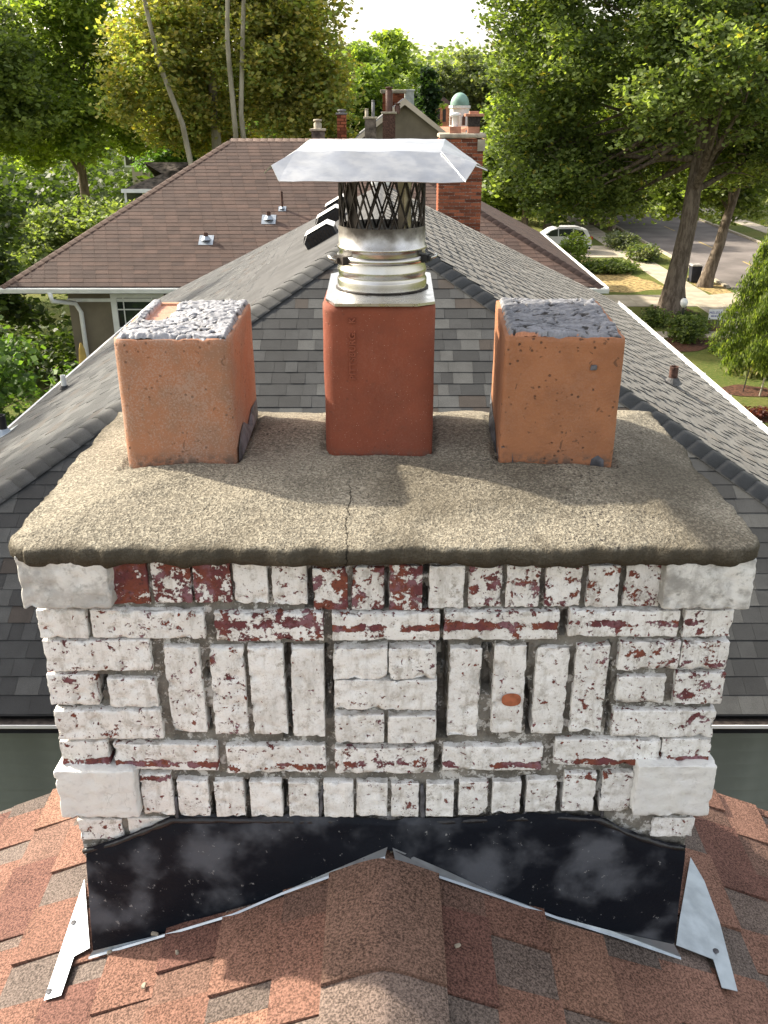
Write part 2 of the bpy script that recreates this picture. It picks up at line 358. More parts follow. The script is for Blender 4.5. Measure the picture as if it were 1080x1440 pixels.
# ------------------------------------------------------------------ the ground, street and walks
def sheet(name, x0, x1, y0, y1, z, mat, nx=1, ny=1, kind='structure'):
    mb = MB(); vs = [(x0+(x1-x0)*i/nx, y0+(y1-y0)*j/ny, z) for j in range(ny+1) for i in range(nx+1)]
    mb.add(vs, [(j*(nx+1)+i, j*(nx+1)+i+1, (j+1)*(nx+1)+i+1, (j+1)*(nx+1)+i) for j in range(ny) for i in range(nx)])
    return tag(mb.build(name, mat), kind=kind)
g = sheet('ground', -900, 900, -60, 1500, 0, M['ground'])
sheet('street', 19.25, 27.4, -30, 240, .004, M['asphalt'])
def slab_run(name, x0, x1, y0, y1, step, z=.03, along='y', vis=lambda p: True):
    """concrete pavement cast in separate slabs"""
    root = MB().box(x0+.02, x1-.02, y0, y1, -.05, z-.02).build(name, M['concrete']); tag(root, kind='structure')
    n = int(round(((y1-y0) if along == 'y' else (x1-x0))/step)); me = None
    for i in range(n):
        mb = MB(); gap = .008
        if along == 'y': cx, cy = (x0+x1)/2, y0+step*(i+.5); hx, hy = (x1-x0)/2, step/2-gap
        else: cx, cy = x0+step*(i+.5), (y0+y1)/2; hx, hy = step/2-gap, (y1-y0)/2
        if me is None:
            mb.box(-hx, hx, -hy, hy, -.06, 0); o = mb.build('slab', M['concrete']); me = o.data
        else: o = bpy.data.objects.new('slab', me); C.objects.link(o)
        o.location = (cx, cy, z+random.uniform(-.004, .004)); par(o, root)
    return root
slab_run('sidewalk', 15.9, 17.4, 20, 130.4, 1.6)
slab_run('far_sidewalk', 30., 31.5, 30, 126, 1.6)
def poly_sheet(name, pts, z, mat, kind='structure', th=.0):
    mb = MB(); n = len(pts)
    if th: mb.add([(x, y, z) for x, y in pts] + [(x, y, z-th) for x, y in pts], [tuple(range(n))] + [(i, (i+1) % n, (i+1) % n+n, i+n)[::-1] for i in range(n)])
    else: mb.add([(x, y, z) for x, y in pts], [tuple(range(n))])
    return tag(mb.build(name, mat), kind=kind)
slab_run('driveway', 11.5, 15.86, 45.9, 48.8, 1.45, .032, 'x'); poly_sheet('driveway_apron', [(17.44, 45.9), (18.9, 45.2), (19.2, 45.0), (19.2, 49.6), (18.9, 49.4), (17.44, 48.8)], .036, M['concrete'], th=.05)
slab_run('front_walk', 9.5, 15.86, 39.3, 40.4, 1.06, .032, 'x')
poly_sheet('car_driveway', [(6.5, 61.6), (15.86, 61.6), (15.86, 66.8), (6.5, 66.8)], .028, M['concrete'], th=.05)
for nm, x in (('kerb', 18.98), ('far_kerb', 27.4)):
    mb = MB()
    for i in range(60):
        y0 = 22+i*2.4
        if nm == 'kerb' and 44.9 < y0+1.2 < 49.8: continue
        mb.box(x+(.02 if i % 2 else 0.017), x+.22, y0, y0+2.38, -.05, .13)
    tag(mb.build(nm, M['concrete']), kind='structure')
mb = MB()
for i in range(14): mb.box(23.2, 23.32, 30+i*9, 33+i*9, .0, .009)
tag(mb.build('lane_marking', plain('faded_yellow_line', (.40, .30, .10), .8)), kind='structure')
def blob_sheet(name, cx, cy, rx, ry, z, mat, seed=0):
    pts = []
    for k in range(40):
        t = 2*math.pi*k/40; q = 1+.16*mn.noise(Vector((math.cos(t)*1.7+seed, math.sin(t)*1.7, seed)))*2
        pts.append((cx+rx*q*math.cos(t), cy+ry*q*math.sin(t)))
    return poly_sheet(name, pts, z, mat)
blob_sheet('leaf_litter', 12.9, 52.4, 2.9, 2.6, .010, M['straw'], 1); blob_sheet('leaf_litter', 18.2, 51.2, .75, 3.6, .012, M['straw'], 2)
blob_sheet('dry_grass', 13.6, 57.6, 2., 3.0, .012, M['straw'], 3)
blob_sheet('mulch_bed', 14.3, 41.8, 1.35, 4.6, .016, M['mulch'], 4); blob_sheet('mulch_bed', 12.6, 38.2, 1.5, 1.2, .02, M['mulch'], 5); blob_sheet('mulch_bed', 13.0, 31.3, .9, .7, .018, M['mulch'], 6); blob_sheet('mulch_bed', 12.3, 28.4, 2.2, .55, .014, M['mulch'], 8)
blob_sheet('mulch_bed', -9.5, 18.0, 3, 4, .014, M['mulch'], 9)
# far wooded hill
mb = MB(); N = 40
vs = []
for j in range(13):
    for i in range(N+1):
        x = -260+520*i/N; y = 150+j*20; q = (j/12)
        vs.append((x, y, -.5+16*q**.7*(.7+.5*mn.noise(Vector((x*.012, y*.012, 3))))))
mb.add(vs, [(j*(N+1)+i, j*(N+1)+i+1, (j+1)*(N+1)+i+1, (j+1)*(N+1)+i) for j in range(12) for i in range(N)])
tag(mb.build('hill', M['ground'], smooth=True), kind='structure')

# ------------------------------------------------------------------ shingled slopes
def shingle_unit(mat):
    mb = MB(); mb.add([(0,0,0),(1,0,0),(1,1,0),(0,1,0),(0,0,1),(1,0,1),(1,1,.12),(0,1,.12)], [(4,5,6,7),(0,1,5,4),(1,2,6,5),(3,0,4,7)])
    me = bpy.data.meshes.new('shingle'); me.from_pydata(mb.v, [], mb.f); me.materials.append(mat); return me
def slope_field(parent, O, U, V, length, expo, urange, widths, colf, mats, nmax, visible, name='shingle', th=(.004, .008), seed=1, dim=None):
    """O: eave corner, U: unit along the eave, V: unit up the slope; urange(v)->(u0,u1)"""
    rg = random.Random(seed); Nn = U.cross(V).normalized(); pieces = []
    v = 0.; row = 0; fl = False
    while v < length-.02:
        u0, u1 = urange(min(length, v+expo*1.02))
        if u1-u0 > .03:
            u = u0 - rg.random()*widths[1] if widths[0] != widths[1] else u0 - (widths[0]*.5 if row % 2 else 0) - .001
            while u < u1:
                wv = rg.uniform(*widths); tab = True
                if dim:
                    fl = not fl; tab = fl; wv = rg.uniform(*(widths if tab else dim[0]))
                a = max(u, u0); b = min(u+wv, u1)
                if b-a > .012:
                    t = rg.uniform(*th) if tab else .0035; base = O+U*a+V*v
                    e = min(expo*1.12, length-v)
                    pieces.append((base, b-a, e, t, colf(rg, (a+b)/2, v, row) if tab else dim[1](rg)))
                u += wv
        v += expo; row += 1
    scored = []
    for i, (b, w_, e, t, c) in enumerate(pieces):
        q = proj(b+U*w_*.5+V*expo*.5); s = 0
        if q and -8 < q[0] < 1088 and -8 < q[1] < 1448 and visible(q[0], q[1]):
            a1 = proj(b); a2 = proj(b+U*w_); a3 = proj(b+V*expo)
            if a1 and a2 and a3:
                s = abs((a2[0]-a1[0])*(a3[1]-a1[1])-(a3[0]-a1[0])*(a2[1]-a1[1]))
        scored.append((s, i))
    return dict(parent=parent, U=U, V=V, N=Nn, pieces=pieces, scored=scored, mats=mats, name=name, gap=.0022)
def emit(fields, nmax, stuffname):
    allp = sorted([(s, k, i) for k, f in enumerate(fields) for s, i in f['scored'] if s > 30], reverse=True)[:nmax]
    chosen = {(k, i) for s, k, i in allp}; unit = {}
    for k, f in enumerate(fields):
        Mx = Matrix((f['U'], f['V'], f['N'])).transposed(); q = Mx.to_quaternion()
        V8 = []; F8 = []; Cc = []
        for i, (b, w_, e, t, c) in enumerate(f['pieces']):
            g = f['gap']
            if (k, i) in chosen:
                mt = f['mats'][0]
                if mt.name not in unit: unit[mt.name] = shingle_unit(mt)
                o = bpy.data.objects.new(f['name'], unit[mt.name]); C.objects.link(o); o.location = b; o.rotation_mode = 'QUATERNION'; o.rotation_quaternion = q
                o.scale = (w_-g, e, t); o.color = (*c, 1); par(o, f['parent'])
            else:
                n0 = len(V8); U, V, N_ = f['U'], f['V'], f['N']
                for (a_, b_, c_) in ((0,0,0),(1,0,0),(1,1,0),(0,1,0),(0,0,1),(1,0,1),(1,1,.12),(0,1,.12)):
                    V8.append(b+U*(a_*(w_-g))+V*(b_*e)+N_*(c_*t))
                for fc in ((4,5,6,7),(0,1,5,4),(1,2,6,5),(3,0,4,7)): F8.append(tuple(n0+j for j in fc)); Cc.append(c)
        if not V8: continue
        me = bpy.data.meshes.new(stuffname); me.from_pydata(V8, [], F8); me.materials.append(f['mats'][1])
        at = me.color_attributes.new('Col', 'FLOAT_COLOR', 'CORNER'); arr = np.repeat(np.array([(*c, 1) for c in Cc], dtype=np.float32), 4, axis=0); at.data.foreach_set('color', arr.ravel())
        o = bpy.data.objects.new(stuffname, me); C.objects.link(o); par(o, f['parent']); o['kind'] = 'stuff'
def cap_run(parent, A, B, Ua, Ub, colf, mat, step=.143, w_=.15, th=.006, seed=3, name='hip_shingle', vis=None, sub=5, cap_n=90):
    """bent cap shingles from A (low) to B (high); Ua, Ub: unit vectors down each side, square to the hip"""
    D = (B-A); L = D.length; D.normalize(); n = int(L/step); rg = random.Random(seed)
    up = -(Ua+Ub).normalized()
    prof = []
    for i in range(-sub, sub+1):
        t = i/sub; s = abs(t)*w_; U = Ua if t < 0 else Ub
        soft = .007*(1-min(1, s/.06))**2
        prof.append(U*s + up*(-soft))
    e = step*1.2; lo = [p+up*.002 for p in prof]
    vs = [p+up*(th+.007) for p in prof] + [p+D*e+up*.005 for p in prof] + [p+up*.004 for p in prof]
    m_ = 2*sub+1; fs = []
    for i in range(m_-1): fs.append((i, i+1, m_+i+1, m_+i)); fs.append((2*m_+i, 2*m_+i+1, i+1, i))
    fs.append((0, m_, 2*m_)); fs.append((m_-1, 3*m_-1, 2*m_-1))
    me = bpy.data.meshes.new(name); me.from_pydata([tuple(v) for v in vs], [], fs); me.materials.append(mat)
    me.polygons.foreach_set('use_smooth', [k % 2 == 0 and k < 2*(m_-1) for k in range(len(fs))]); me.update()
    for k in range(n):
        o = bpy.data.objects.new(name, me); C.objects.link(o); o.location = A+D*(k*step); o.color = (*colf(rg), 1); par(o, parent)
def vary(rg, c, a=.12):
    k = 1+rg.uniform(-a, a); return tuple(x*k for x in c)

# ------------------------------------------------------------------ the grey hip roofed house next door
EZ = H-3.84; EY0 = 5.07; EY1 = 19.22; EX = 4.83; AP0 = Vector((-.05, 9.9, H-1.14)); AP1 = Vector((-.05, 14.4, H-1.14))
gh = thing('grey_house', (0, 12, 0), 'house with grey shingled hip roof and dark green lap siding directly behind the chimney', 'house')
pitch = math.atan2(AP0.z-EZ, AP0.y-EY0)
cn = [Vector((-EX, EY0, EZ)), Vector((EX, EY0, EZ)), Vector((EX, EY1, EZ)), Vector((-EX, EY1, EZ))]
mb = MB(); mb.add([p-Vector((0,0,.012)) for p in cn+[AP0, AP1]]+[p-Vector((0,0,.16)) for p in cn], [(0,1,4),(1,2,5,4),(2,3,5),(3,0,4,5),(6,9,8,7)])
groof = mb.build('roof', plain('roof_deck', (.07, .07, .07), .9), gh, loc=(0, 12, EZ))
def cgrey(rg, u, v, row):
    r = rg.random()
    if r < .07: c = (.040, .033, .028)
    elif r < .45: c = (.024, .0255, .0265)
    elif r < .75: c = (.036, .038, .039)
    else: c = (.058, .060, .059)
    return vary(rg, c, .10)
def vis_g(x, y):
    if y > 560 and 25+(x < 100)*0 < x < 1062 and y > 785: return not (28+(y-785)*.22 < x < 1060-(y-785)*.22)
    if y > 600: return x < 165-(y-600)*.85+10 or x > 930+(y-600)*.75
    if 160 < x < 355 and y > 430: return False
    if 445 < x < 607 and y > 380: return False
    if 705 < x < 885 and y > 425: return False
    return y < 575 or x < 160 or x > 885
sl_len = math.hypot(AP0.z-EZ, AP0.y-EY0)
Vf = Vector((0, math.cos(pitch), math.sin(pitch))); ef = .143
def hipr(v): k = v*math.cos(pitch); return (k*1.0, 2*EX-k)
F1 = slope_field(groof, cn[0], Vector((1,0,0)), Vf, sl_len, ef, hipr, (.09, .24), cgrey, (M['tab_grey'], M['tab_grey_a']), 0, vis_g, seed=11)
def hipl(v): k = v*math.cos(pitch); return (k, EY1-EY0-k)
pr = math.atan2(AP0.z-EZ, EX); Lr = math.hypot(AP0.z-EZ, EX)
F2 = slope_field(groof, cn[1], Vector((0,1,0)), Vector((-math.cos(pr), 0, math.sin(pr))), Lr, ef, hipl, (.14, .30), cgrey, (M['tab_grey'], M['tab_grey_a']), 0, vis_g, seed=12, th=(.010, .014), dim=((.06, .2), lambda rg: vary(rg, (.045, .047, .047), .2)))
F3 = slope_field(groof, cn[3], Vector((0,-1,0)), Vector((math.cos(pr), 0, math.sin(pr))), Lr, ef, hipl, (.12, .34), cgrey, (M['tab_grey'], M['tab_grey_a']), 0, vis_g, seed=13, th=(.004, .009))
emit([F1, F2, F3], 300, 'shingle_field')
gc = lambda rg: vary(rg, (.046, .048, .049), .12)
def hipcap(parent, A, B, N1, N2, colf, mat, **k):
    D = (B-A).normalized(); a = N1.cross(D).normalized(); b = N2.cross(D).normalized()
    if a.z > 0: a = -a
    if b.z > 0: b = -b
    cap_run(parent, A, B, a, b, colf, mat, **k)
Nf = Vector((0, -math.sin(pitch), math.cos(pitch))); Nl = Vector((-math.sin(pr), 0, math.cos(pr))); Nr = Vector((math.sin(pr), 0, math.cos(pr))); Nb = Vector((0, math.sin(pitch), math.cos(pitch)))
up1 = Vector((0,0,.010))
hipcap(groof, cn[0]+up1, AP0+up1, Nf, Nl, gc, M['tab_grey'], seed=1, w_=.155, step=.15)
hipcap(groof, cn[1]+up1, AP0+up1, Nf, Nr, gc, M['tab_grey'], seed=2, w_=.155, step=.15)
hipcap(groof, AP1+up1, AP0+up1, Nl, Nr, gc, M['tab_grey'], seed=5, w_=.155, step=.15, name='ridge_shingle')
MB().tube([AP1+Vector((0,.0,-.02)), AP1+Vector((0,0,.10)), AP1+Vector((0,0,.16))], [.16, .12, .03], 12).build('finial', M['white'], gh, True, loc=AP1)
# gutters round the eaves
mb = MB(); gp = [(0, 0), (0, -.11), (-.10, -.11), (-.135, -.02), (-.135, 0), (-.128, 0), (-.125, -.02), (-.095, -.10), (-.008, -.10), (-.008, 0)]
def gutter(parent, p0, p1, outn, z, mat, n=1, w_=1.):
    mb = MB(); d = (p1-p0).normalized()
    for a, s in ((p0, 0), (p1, 1)):
        for gx, gz in gp: mb.v.append(tuple(a - outn*gx*w_ + Vector((0,0,gz+z))))
    k = len(gp)
    for i in range(k): mb.f.append((i, (i+1)%k, (i+1)%k+k, i+k)); mb.m.append(0)
    mb.f.append(tuple(range(k))); mb.f.append(tuple(range(2*k-1, k-1, -1))); mb.m += [0, 0]
    return mb.build('gutter', mat, parent)
MB().box(-EX-.1, EX+.1, EY0-.075, EY0-.001, EZ-.07, EZ-.035).build('gutter_trough', M['sooty'], gh)
MB().box(-EX-.1, EX+.1, EY0-.083, EY0-.0755, EZ-.055, EZ-.030).build('gutter_lip', M['white'], gh)
gutter(gh, cn[1], cn[2], Vector((1,0,0)), -.01, M['white'])
MB().box(-EX-.035, -EX, EY0, EY1, EZ-.15, EZ+.004).build('drip_edge', M['white'], gh)
for i in range(12):
    y = EY0+.5+i*1.15; MB().box(EX-.01, EX+.15, y-.012, y+.012, EZ-.012, EZ-.004).build('gutter_strap', M['white'], gh)
WY0 = EY0+.42; WX = EX-.42; nb = int((EZ-.16)/.125)
core = MB().box(-WX, WX, WY0+.02, EY1-.42, 0, EZ-.16).build('wall', M['siding'], gh)
bm_ = MB(); bm_.add([(-WX-.02, 0, 0), (WX+.02, 0, 0), (WX+.02, .018, .128), (-WX-.02, .018, .128), (-WX-.02, .02, 0), (WX+.02, .02, 0)], [(0,1,2,3), (0,4,5,1)])
b0 = None
for i in range(nb):
    if b0 is None: o = bm_.build('siding_board', M['siding']); b0 = o
    else: o = b0.copy(); C.objects.link(o); o.parent = None
    o.location = (0, WY0, EZ-.16-.125*(i+1)); o.matrix_parent_inverse = Matrix.Identity(4); par(o, core)
# pipes and vents on the grey roof
def on_slope(px, py, O, N):
    a, b, c = ray(px, py); d = Vector((a, b, c)); t = (O-Vector((0,0,H))).dot(N)/d.dot(N); return Vector((0,0,H))+d*t
def pipe_vent(px, py, O, N, h, r, mat, label, flash=None, group=None, collar=None):
    p = on_slope(px, py, O, N); t = thing('vent_pipe', p, label, 'vent pipe', group)
    o = MB().lathe([(r, -.05), (r, h), (r*.8, h), (r*.8, h-.12)], 16).build('pipe', mat); o.location = p; par(o, t)
    U = Vector((0,0,1)).cross(N).normalized(); V = N.cross(U)
    mb = MB(); s = r*3.2
    mb.add([U*-s+V*-s*1.0+N*.012, U*s+V*-s+N*.012, U*s+V*s+N*.012, U*-s+V*s+N*.012], [(0,1,2,3)]); mb.lathe([(r*2.2, .015), (r*1.15, r*1.8)], 14)
    o = mb.build('flashing', flash or M['galv']); o.location = p; par(o, t); return t
pipe_vent(945, 541, cn[1], Nr, .22, .05, M['rust'], 'rusty iron vent pipe on the right slope of the grey roof, behind the right flue', M['tab_flash'])
pipe_vent(91, 548, cn[0], Nl, .20, .035, M['white'], 'short white plastic vent pipe with black collar on the left slope of the grey roof', M['black'])
pipe_vent(6, 612, cn[0], Nl, .26, .05, M['black'], 'dark vent pipe at the left edge near the eave of the grey roof', M['galv'])
def box_vent(px, py, label):
    p = on_slope(px, py, cn[0], Nl); t = thing('roof_vent', p, label, 'roof vent', 'louvred box vents on the grey roof')
    U = Vector((0,-1,0)); V = Vector((math.cos(pr), 0, math.sin(pr))); Mx = Matrix.Translation(p) @ Matrix((U, V, Nl)).transposed().to_4x4()
    # dark domed body with a pale top panel, opening towards the camera side
    prof = [(-.20, .0), (-.20, .10), (-.13, .17), (.13, .17), (.20, .10), (.20, 0)]
    mb = MB(); k = len(prof); vs = []
    for y in (-.17, .19): vs += [Mx @ Vector((y, x, z*(1 if y < 0 else .9))) for x, z in prof]
    mb.add(vs, [tuple(range(k)), tuple(range(2*k-1, k-1, -1))]+[(i, i+1, i+1+k, i+k) for i in range(k-1)])
    mb.build('vent_body', M['black'], t, loc=p)
    mb = MB(); a = [Mx @ Vector(q) for q in ((-.19, -.15, .172), (.21, -.15, .165), (.21, .15, .165), (-.19, .15, .172), (-.19, -.215, .10), (.21, -.215, .09), (.21, .215, .09), (-.19, .215, .10))]
    a = [q+Nl*.006 for q in a]; mb.add(a, [(0,1,2,3), (4,5,1,0), (3,2,6,7)]); mb.build('vent_lid', M['white'], t, loc=p)
    for i in range(9):
        mb = MB(); x = -.15+i*.0375; mb.box(.195, .202, x, x+.018, .01, .13, M=Mx); mb.box(-.18, -.172, x, x+.018, .02, .14, M=Mx)
        mb.build('louvre', M['sooty'], t, loc=p)
box_vent(455, 338, 'largest and nearest of the three black louvred roof vents left of the steel pipe')
box_vent(468, 313, 'middle one of the three black louvred roof vents left of the steel pipe')
box_vent(478, 296, 'farthest and smallest of the three black louvred roof vents left of the steel pipe')

# ------------------------------------------------------------------ red blend roof carrying the chimney
RZ = H-1.39; SLP = .45; RY1 = 2.04; RY0 = -3.0; RW = 4.2
rr = thing('red_roof', (0, 0, RZ-SLP*RW), 'red and grey blend shingled gable roof that the chimney stands on', 'roof')
mb = MB(); zl = RZ-SLP*RW
mb.add([(0, RY0, RZ-.03), (0, RY1, RZ-.03), (RW, RY1, zl-.03), (RW, RY0, zl-.03), (-RW, RY1, zl-.03), (-RW, RY0, zl-.03)] , [(1,0,3,2), (0,1,4,5)])
mb.add([(0, RY1-.02, RZ-.03), (RW, RY1-.02, zl-.03), (RW, RY1-.02, zl-.2), (0, RY1-.02, RZ-.2), (-RW, RY1-.02, zl-.03), (-RW, RY1-.02, zl-.2)], [(0,1,2,3), (4,0,3,5)])
mb.add([(-RW+.4, RY1-.35, zl-.05), (0, RY1-.35, RZ-.06), (RW-.4, RY1-.35, zl-.05), (RW-.4, RY1-.35, 0), (-RW+.4, RY1-.35, 0)], [(0,1,2,3,4)])
deck = mb.build('roof_deck', plain('red_roof_deck', (.10, .06, .05), .9), rr)
REDS = [((.192, .106, .078), .34), ((.165, .090, .067), .32), ((.132, .068, .054), .22), ((.22, .124, .088), .12)]
def cred(rg, u, v, row):
    r = rg.random(); s = 0
    for c, p in REDS:
        s += p
        if r < s: return vary(rg, c, .08)
    return REDS[0][0]
def cgap(rg): return vary(rg, rg.choice([(.13, .104, .090), (.138, .106, .090), (.145, .088, .068), (.115, .092, .080)]), .08)
a_ = math.atan(SLP); cs, sn = math.cos(a_), math.sin(a_); LS = RW/cs
def vis_r(x, y): return not (120 < x < 965 and y < 1340-abs(x-545)*-.0 and y < 1195+abs(x-545)*.35)
full = lambda L_: (lambda v: (0, L_))
Rr = slope_field(deck, Vector((RW, RY0, zl)), Vector((0,1,0)), Vector((-cs, 0, sn)), LS-.02, .137, full(RY1-RY0), (.12, .26), cred, (M['tab_red'], M['tab_red_a']), 0, vis_r, seed=21, th=(.010, .0125), dim=((.025, .15), cgap))
Rl = slope_field(deck, Vector((-RW, RY1, zl)), Vector((0,-1,0)), Vector((cs, 0, sn)), LS-.02, .137, full(RY1-RY0), (.12, .26), cred, (M['tab_red'], M['tab_red_a']), 0, vis_r, seed=22, th=(.010, .0125), dim=((.025, .15), cgap))
emit([Rr, Rl], 300, 'shingle_field')
rcs = [(.165, .125, .105), (.155, .094, .070), (.15, .09, .068)]; rc = lambda rg: rcs.pop(0) if rcs else (.15, .09, .07)
Nrr = Vector((sn, 0, cs)); Nrl = Vector((-sn, 0, cs))
cap_run(deck, Vector((0, .80, RZ+.010)), Vector((0, 1.41, RZ+.010)), Vector((-cs, 0, -sn)), Vector((cs, 0, -sn)), rc, M['tab_red'], step=.30, w_=.122, th=.010, seed=4, name='ridge_shingle', sub=8)
# debris crumbs of mortar on the shingles
for i, (px, py) in enumerate([(150,1340), (158,1344), (222,1318), (206,1391), (253,1344), (547,1203), (828,1300), (838,1304), (640,1335), (905,1190)]):
    side = -1 if px < 545 else 1; N_ = Nrr if side > 0 else Nrl; p = on_slope(px, py, Vector((0, 0, RZ)), N_)
    o = rbox(.012*random.uniform(.5, 1.5), .008, .006, .002, .004, .002, i, 200).build('mortar_crumb', M['lime'], None, True); o.location = p+N_*.011; o.rotation_euler = (0, 0, random.random()*3)
    tag(o, ['pale mortar crumb just below the lower left corner of the flashing','mortar crumb beside the first one below the left end of the flashing','largest pale crumb against the lower edge of the left flashing','small pale crumb on the grey shingle left of the ridge','tiny pale crumb below the middle of the left flashing','white speck at the peak of the flashing on the ridge','pale crumb under the lower edge of the right flashing','white chip beside the crumb under the right flashing','tiny chip against the right flashing near the ridge','pale crumb on the red shingles beyond the right corner block'][i], 'mortar crumb', 'mortar crumbs on the red roof')

# ------------------------------------------------------------------ the chimney
YF = 1.39
CB = Vector((0, 1.72, H-1.42))
ch = thing('brick_chimney', CB, 'wide brick chimney with flaking white paint, three clay flues and mortar crown', 'chimney')
ZT = H-.712
# mortar body with an uneven raked front
def holes(px, py):
    for x0, y0, x1, y1, d in ((400,905,411,1035,.05),(456,905,469,1010,.045),(614,900,628,1036,.06),(676,908,692,975,.05),(739,905,750,1032,.05),(135,950,152,992,.06),(595,795,603,858,.04),(244,1100,250,1150,.05),(191,1085,199,1150,.04),(294,1115,302,1150,.05),(344,1100,352,1150,.045),(397,1100,406,1150,.045),(638,1100,645,1150,.04),(686,1100,692,1150,.04),(732,1096,740,1145,.05),(783,1105,792,1140,.03),(837,1085,845,1142,.05),(852,900,858,1030,.02),(153,1045,161,1082,.04),(286,915,296,1028,.03),(431,795,440,855,.035),(540,800,547,857,.035),(888,1080,893,1145,.04),(611,1052,621,1085,.03),(617,860,623,885,.03),(790,858,799,890,.03)):
        if x0 <= px <= x1 and y0 <= py <= y1: return d*(.7 if mn.noise(Vector((px*.05, py*.03, 1))) > -.15 else .1)
    return 0
mb = MB(); NX, NZ = 260, 130; x0, x1 = -.612, .612; z0 = H-1.70
for j in range(NZ+1):
    for i in range(NX+1):
        x = x0+(x1-x0)*i/NX; z = z0+(ZT+.01-z0)*j/NZ; q = proj((x, YF, z)); p = Vector((x, 0, z))
        d = .002+.005*mn.noise(p*22)+.006*mn.noise(p*60)+.003*mn.noise(p*140) + (holes(q[0], q[1]) if z > H-1.38 else 0)
        mb.v.append((x, YF+max(.002, d), z))
for j in range(NZ):
    for i in range(NX):
        a = j*(NX+1)+i; mb.f.append((a, a+1, a+NX+2, a+NX+1)); mb.m.append(0)
mb.box(-.608, .608, YF+.075, 2.02, z0, ZT)
mb.box(-.612, -.60, YF+.02, YF+.08, z0, ZT); mb.box(.60, .612, YF+.02, YF+.08, z0, ZT)
mb.build('mortar_body', M['mortar'], ch, loc=CB)

#  x0 y0 x1 y1  paint threshold, band (-1..1 in height), band strength, proud
BR = [(156,792,208,850,.47,0,0,.006),(213,789,268,848,.535,.5,.05,.010),(272,790,325,848,.50,.6,.06,.010),(328,789,376,849,.66,0,0,.010),(382,789,431,851,.61,.7,.05,.012),
(440,799,489,858,.53,.2,.08,.008),(494,798,540,858,.555,-.3,.05,.006),(547,795,594,859,.51,-.1,.12,.008),(603,796,653,856,.66,0,0,.008),(659,796,706,854,.57,0,.10,.008),
(712,795,760,854,.575,0,0,.010),(767,793,818,853,.57,.2,.05,.010),(826,796,871,854,.61,.7,.08,.012),(879,793,931,853,.58,.5,.05,.010),
(53,858,122,898,.67,0,0,.012),(128,859,288,898,.625,.0,.05,.012),(302,862,455,902,.56,.2,.10,.012),(467,863,619,901,.60,-.1,.19,.014),(624,860,786,900,.59,-.05,.19,.012),(800,859,955,896,.61,.0,.16,.014),(961,858,1030,896,.60,.1,.10,.012),
(62,901,212,944,.605,0,0,.012),(68,949,137,992,.60,.6,.08,.012),(152,955,221,995,.655,.8,.1,.010),(78,1000,228,1040,.60,-.6,.03,.014),(86,1043,153,1082,.60,-.45,.17,.012),(161,1047,306,1083,.615,-.55,.20,.012),
(110,1153,173,1181,.60,.3,.05,.004),(181,1151,240,1181,.66,0,0,.004),
(236,910,286,1030,.605,0,0,.010),(298,911,346,1033,.60,0,0,.010),(352,911,401,1033,.66,0,0,.014),(410,912,456,1036,.68,0,0,.012),
(468,912,545,956,.69,0,0,.020),(547,912,614,956,.60,0,.0,.020),(470,957,614,999,.655,-.6,.05,.021),(471,1006,540,1045,.64,.5,.14,.016),(545,1008,613,1046,.68,0,0,.016),
(631,912,675,1036,.635,.2,.02,.010),(693,908,738,1031,.66,0,0,.012),(751,911,797,1032,.63,0,0,.010),(806,908,852,1029,.585,0,0,.012),
(870,903,956,943,.575,.2,.05,.012),(958,903,1024,943,.575,-.5,.06,.014),(867,952,935,989,.62,.3,.03,.010),(948,947,1018,991,.56,-.4,.08,.012),(861,1000,1005,1037,.60,.3,.05,.012),
(780,1041,928,1077,.62,-.7,.20,.012),(930,1040,999,1075,.62,-.6,.20,.013),(318,1049,458,1087,.62,-.55,.20,.012),(471,1052,610,1088,.58,-.3,.08,.012),(622,1050,763,1084,.62,-.55,.20,.012),
(199,1089,243,1147,.615,.8,.12,.012),(250,1098,294,1148,.64,0,0,.012),(302,1099,344,1149,.63,.6,.04,.012),(352,1100,397,1149,.68,0,0,.012),(406,1101,448,1149,.68,0,0,.012),(455,1101,497,1150,.69,0,0,.012),
(501,1101,545,1148,.66,.8,.06,.012),(550,1102,589,1149,.60,-.2,.02,.010),(599,1103,638,1149,.625,-.2,.03,.012),(645,1100,686,1147,.62,.6,.04,.012),(692,1100,732,1144,.68,0,0,.012),(740,1097,783,1142,.64,0,0,.012),(792,1089,837,1141,.62,.8,.08,.012),(845,1087,888,1141,.64,.85,.12,.012),
(916,1150,976,1177,.62,0,0,.004)]
for n_, (x0, y0, x1, y1, th_, bd, bs, pr_) in enumerate(BR):
    yp = YF-pr_; ym = (y0+y1)/2
    a = P(x0, ym, Y=yp).x; b = P(x1, ym, Y=yp).x; zt = P(540, y0, Y=yp).z; zb = P(540, y1, Y=yp).z
    dep = .085; wv, hv = b-a, zt-zb
    o = rbox(wv, dep, hv, .0022, .0068, .0011, n_+1, 75, .011).build('brick', M['brick'], None, True)
    o.location = ((a+b)/2, yp+dep/2, (zt+zb)/2); o.rotation_euler = (0, random.uniform(-.012, .012), random.uniform(-.01, .01))
    o['paint'] = float(th_-.024-(.02 if y0 < 865 else 0)); o['band'] = float(bd*hv/2); o['band_strength'] = float(bs); par(o, ch)
